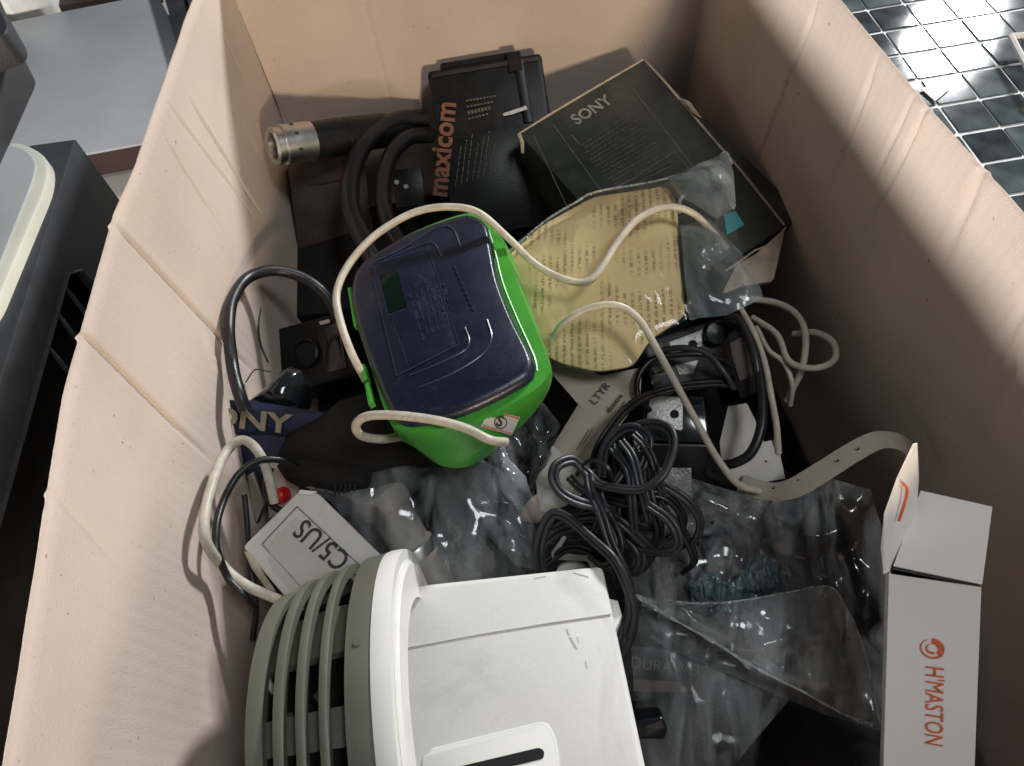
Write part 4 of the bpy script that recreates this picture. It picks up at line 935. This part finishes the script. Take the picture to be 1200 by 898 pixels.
cable('thin_cable', 'very thin black wire between the loop and the far left wall', [(305, 360, .165), (303, 385, .165), (306, 405, .163), (314, 425, .16)], .0008, 'rubber', 'black cables', wob=0)
cable('thin_cable', 'hair thin bent wire over the navy strap', [(288, 448, .18), (296, 436, .182), (302, 433, .182), (318, 436, .178)], .0005, 'rubber', 'black cables', wob=0)
G = 'black twin cable bundle'
def tw(label, pts, r=.0019, m='greyrub'): return cable('twin_cable', label, pts, r*.84, m, G, True, wob=.0016, seg=10)
tw('widest horizontal loop of black twin cable wrapping the bundle', [(720, 600, .20), (688, 592, .212), (660, 578, .216), (648, 562, .218), (652, 547, .218), (672, 541, .214), (690, 556, .21), (706, 568, .214), (745, 573, .222), (776, 558, .226), (789, 530, .226), (784, 508, .224), (764, 498, .22), (742, 502, .212), (735, 516, .204)], .0021)
tw('black twin cable leaving the bundle up to the left adapter', [(696, 552, .19), (700, 530, .195), (712, 505, .198), (735, 480, .195), (765, 462, .19), (800, 452, .186), (838, 448, .182), (866, 452, .175)], .0019, 'rubber')
tw('black twin cable falling from bundle to the white housing corner', [(690, 556, .212), (694, 580, .212), (706, 610, .21), (716, 640, .206), (730, 668, .2), (738, 690, .19), (736, 720, .18), (728, 756, .17)], .0020)
tw('black twin cable sweeping from lower left of bundle to housing', [(634, 690, .17), (632, 640, .188), (646, 606, .2), (662, 604, .204), (690, 630, .206), (718, 656, .208), (736, 690, .2), (740, 715, .19), (736, 745, .175)], .0022)
tw('black twin cable loop hanging at the right end of bundle', [(730, 575, .205), (760, 592, .206), (784, 610, .204), (796, 632, .2), (790, 646, .196), (765, 648, .19), (745, 640, .185), (735, 620, .18)], .0019)
tw('black twin cable loop over the silver rating plate', [(756, 560, .205), (784, 572, .206), (806, 588, .203), (820, 610, .197), (816, 630, .188), (800, 640, .175)], .0018)
tw('first vertical strand of the black twin bundle', [(742, 508, .216), (760, 530, .215), (772, 560, .21), (780, 592, .2)], .0016)
tw('second vertical strand of the black twin bundle', [(728, 515, .214), (742, 540, .216), (752, 575, .212), (760, 610, .2)], .0017)
tw('third vertical strand of the black twin bundle', [(718, 524, .21), (736, 552, .214), (740, 590, .21), (744, 625, .198)], .0016)
tw('short strand bunched under left end of the twin bundle', [(684, 548, .205), (694, 562, .21), (704, 590, .206), (700, 615, .196), (690, 630, .18)], .0017)
tw('low strand of twin bundle reaching the glossy plug', [(636, 640, .175), (660, 622, .185), (700, 614, .19), (735, 628, .19), (752, 650, .186), (748, 668, .178), (730, 672, .17)], .0021)
tw('right strand of the twin bundle over the adapter edge', [(768, 565, .20), (776, 590, .2), (782, 605, .196)], .0016)
tw('strand of twin bundle crossing above the small metal clip', [(640, 660, .165), (668, 642, .175), (700, 650, .18), (718, 668, .176), (724, 690, .165)], .0017, 'rubber')
cable('black_cable', 'single black cable curling around the white paper', [(850, 376, .18), (872, 388, .19), (886, 420, .19), (892, 460, .188), (892, 500, .184), (880, 530, .178), (862, 542, .172), (848, 545, .166)], .0032, 'rubber', 'black cables')
cable('black_cable', 'grey black cable arching above the adapter with round socket', [(850, 372, .19), (864, 372, .195), (876, 392, .196), (885, 420, .194), (890, 452, .186)], .0022, 'greyrub', 'black cables')
cable('black_cable', 'black cable lying across the middle adapter', [(770, 412, .185), (800, 408, .19), (828, 414, .19), (848, 436, .186), (860, 456, .178)], .0022, 'greyrub', 'black cables')
cable('black_cable', 'black cable ringed around the middle adapter left end', [(860, 430, .178), (830, 416, .188), (795, 416, .188), (764, 422, .185), (748, 442, .182), (748, 466, .178), (762, 482, .17)], .0020, 'rubber', 'black cables')
cable('black_cable', 'black cable at lower right of the white housing', [(735, 700, .17), (742, 722, .165), (740, 745, .16), (726, 772, .15)], .0030, 'greyrub', 'black cables')
extra = [('loosely coiled upper strand of the twin bundle', [(705, 560, .2), (712, 520, .21), (735, 500, .215), (758, 512, .215), (752, 545, .21), (735, 575, .205), (742, 610, .195), (768, 622, .185)]),
 ('strand of twin bundle doubling back under the widest loop', [(676, 600, .19), (700, 585, .2), (735, 590, .205), (768, 578, .205), (790, 590, .2), (800, 615, .19), (782, 632, .18)]),
 ('crossing strand of twin bundle beside the buff strip', [(668, 560, .195), (686, 575, .2), (712, 572, .206), (732, 548, .21), (748, 520, .206), (762, 520, .2)]),
 ('lower crossing strand of the twin bundle', [(650, 622, .18), (680, 606, .19), (716, 606, .2), (742, 624, .198), (764, 650, .185), (752, 668, .17)]),
 ('steep strand of twin bundle left of the silver plate', [(744, 512, .205), (756, 546, .21), (764, 590, .205), (772, 626, .19), (760, 652, .175)]),
 ('hooked strand of twin bundle above the housing corner', [(660, 600, .195), (690, 590, .2), (716, 612, .203), (726, 642, .2), (712, 664, .19), (690, 650, .182)]),
 ('slack strand of twin bundle next to the glossy plug', [(748, 600, .195), (772, 600, .195), (800, 625, .188), (812, 655, .175), (800, 668, .16)]),
 ('short upright strand between loops of the twin bundle', [(722, 520, .2), (726, 556, .205), (722, 600, .2), (732, 640, .188)])]
for lb, p_ in extra: tw(lb, p_, .0019, 'rubber' if len(lb) % 2 else 'greyrub')
q = [P(x, y, z_) for x, y, z_ in [(676, 556, .2), (690, 540, .218), (712, 548, .222), (716, 570, .212), (698, 582, .2)]]
v, f = tube(cat(q, 6), .0013, 6); tag(link('cable_tie', v, f, 'rubber'), 'thin black tie wound round the left end of the cable bundle', 'cable tie')
# connector under the bundle
F = Frame((636, 640, .17), (700, 640, .17), (640, 670, .16))
t = thing('metal_connector', 'dark connector with bright metal clip behind the white housing corner', 'connector', F)
slab('body', F, F.uvs([(632, 628), (700, 634), (712, 672), (636, 680)]), .03, 'black', t, 0, r=.003, bev=.002)
slab('metal_clip', F, F.uvs([(646, 646), (660, 626), (664, 628), (654, 646), (694, 650), (704, 660), (692, 664), (688, 656), (648, 654)]), .0012, 'steel', t, .003)
slab('round_cap', F, F.uvs([(652, 664), (662, 658), (682, 658), (690, 664), (688, 684), (652, 684)]), .004, 'label', t, .004, r=.003, bev=.001)
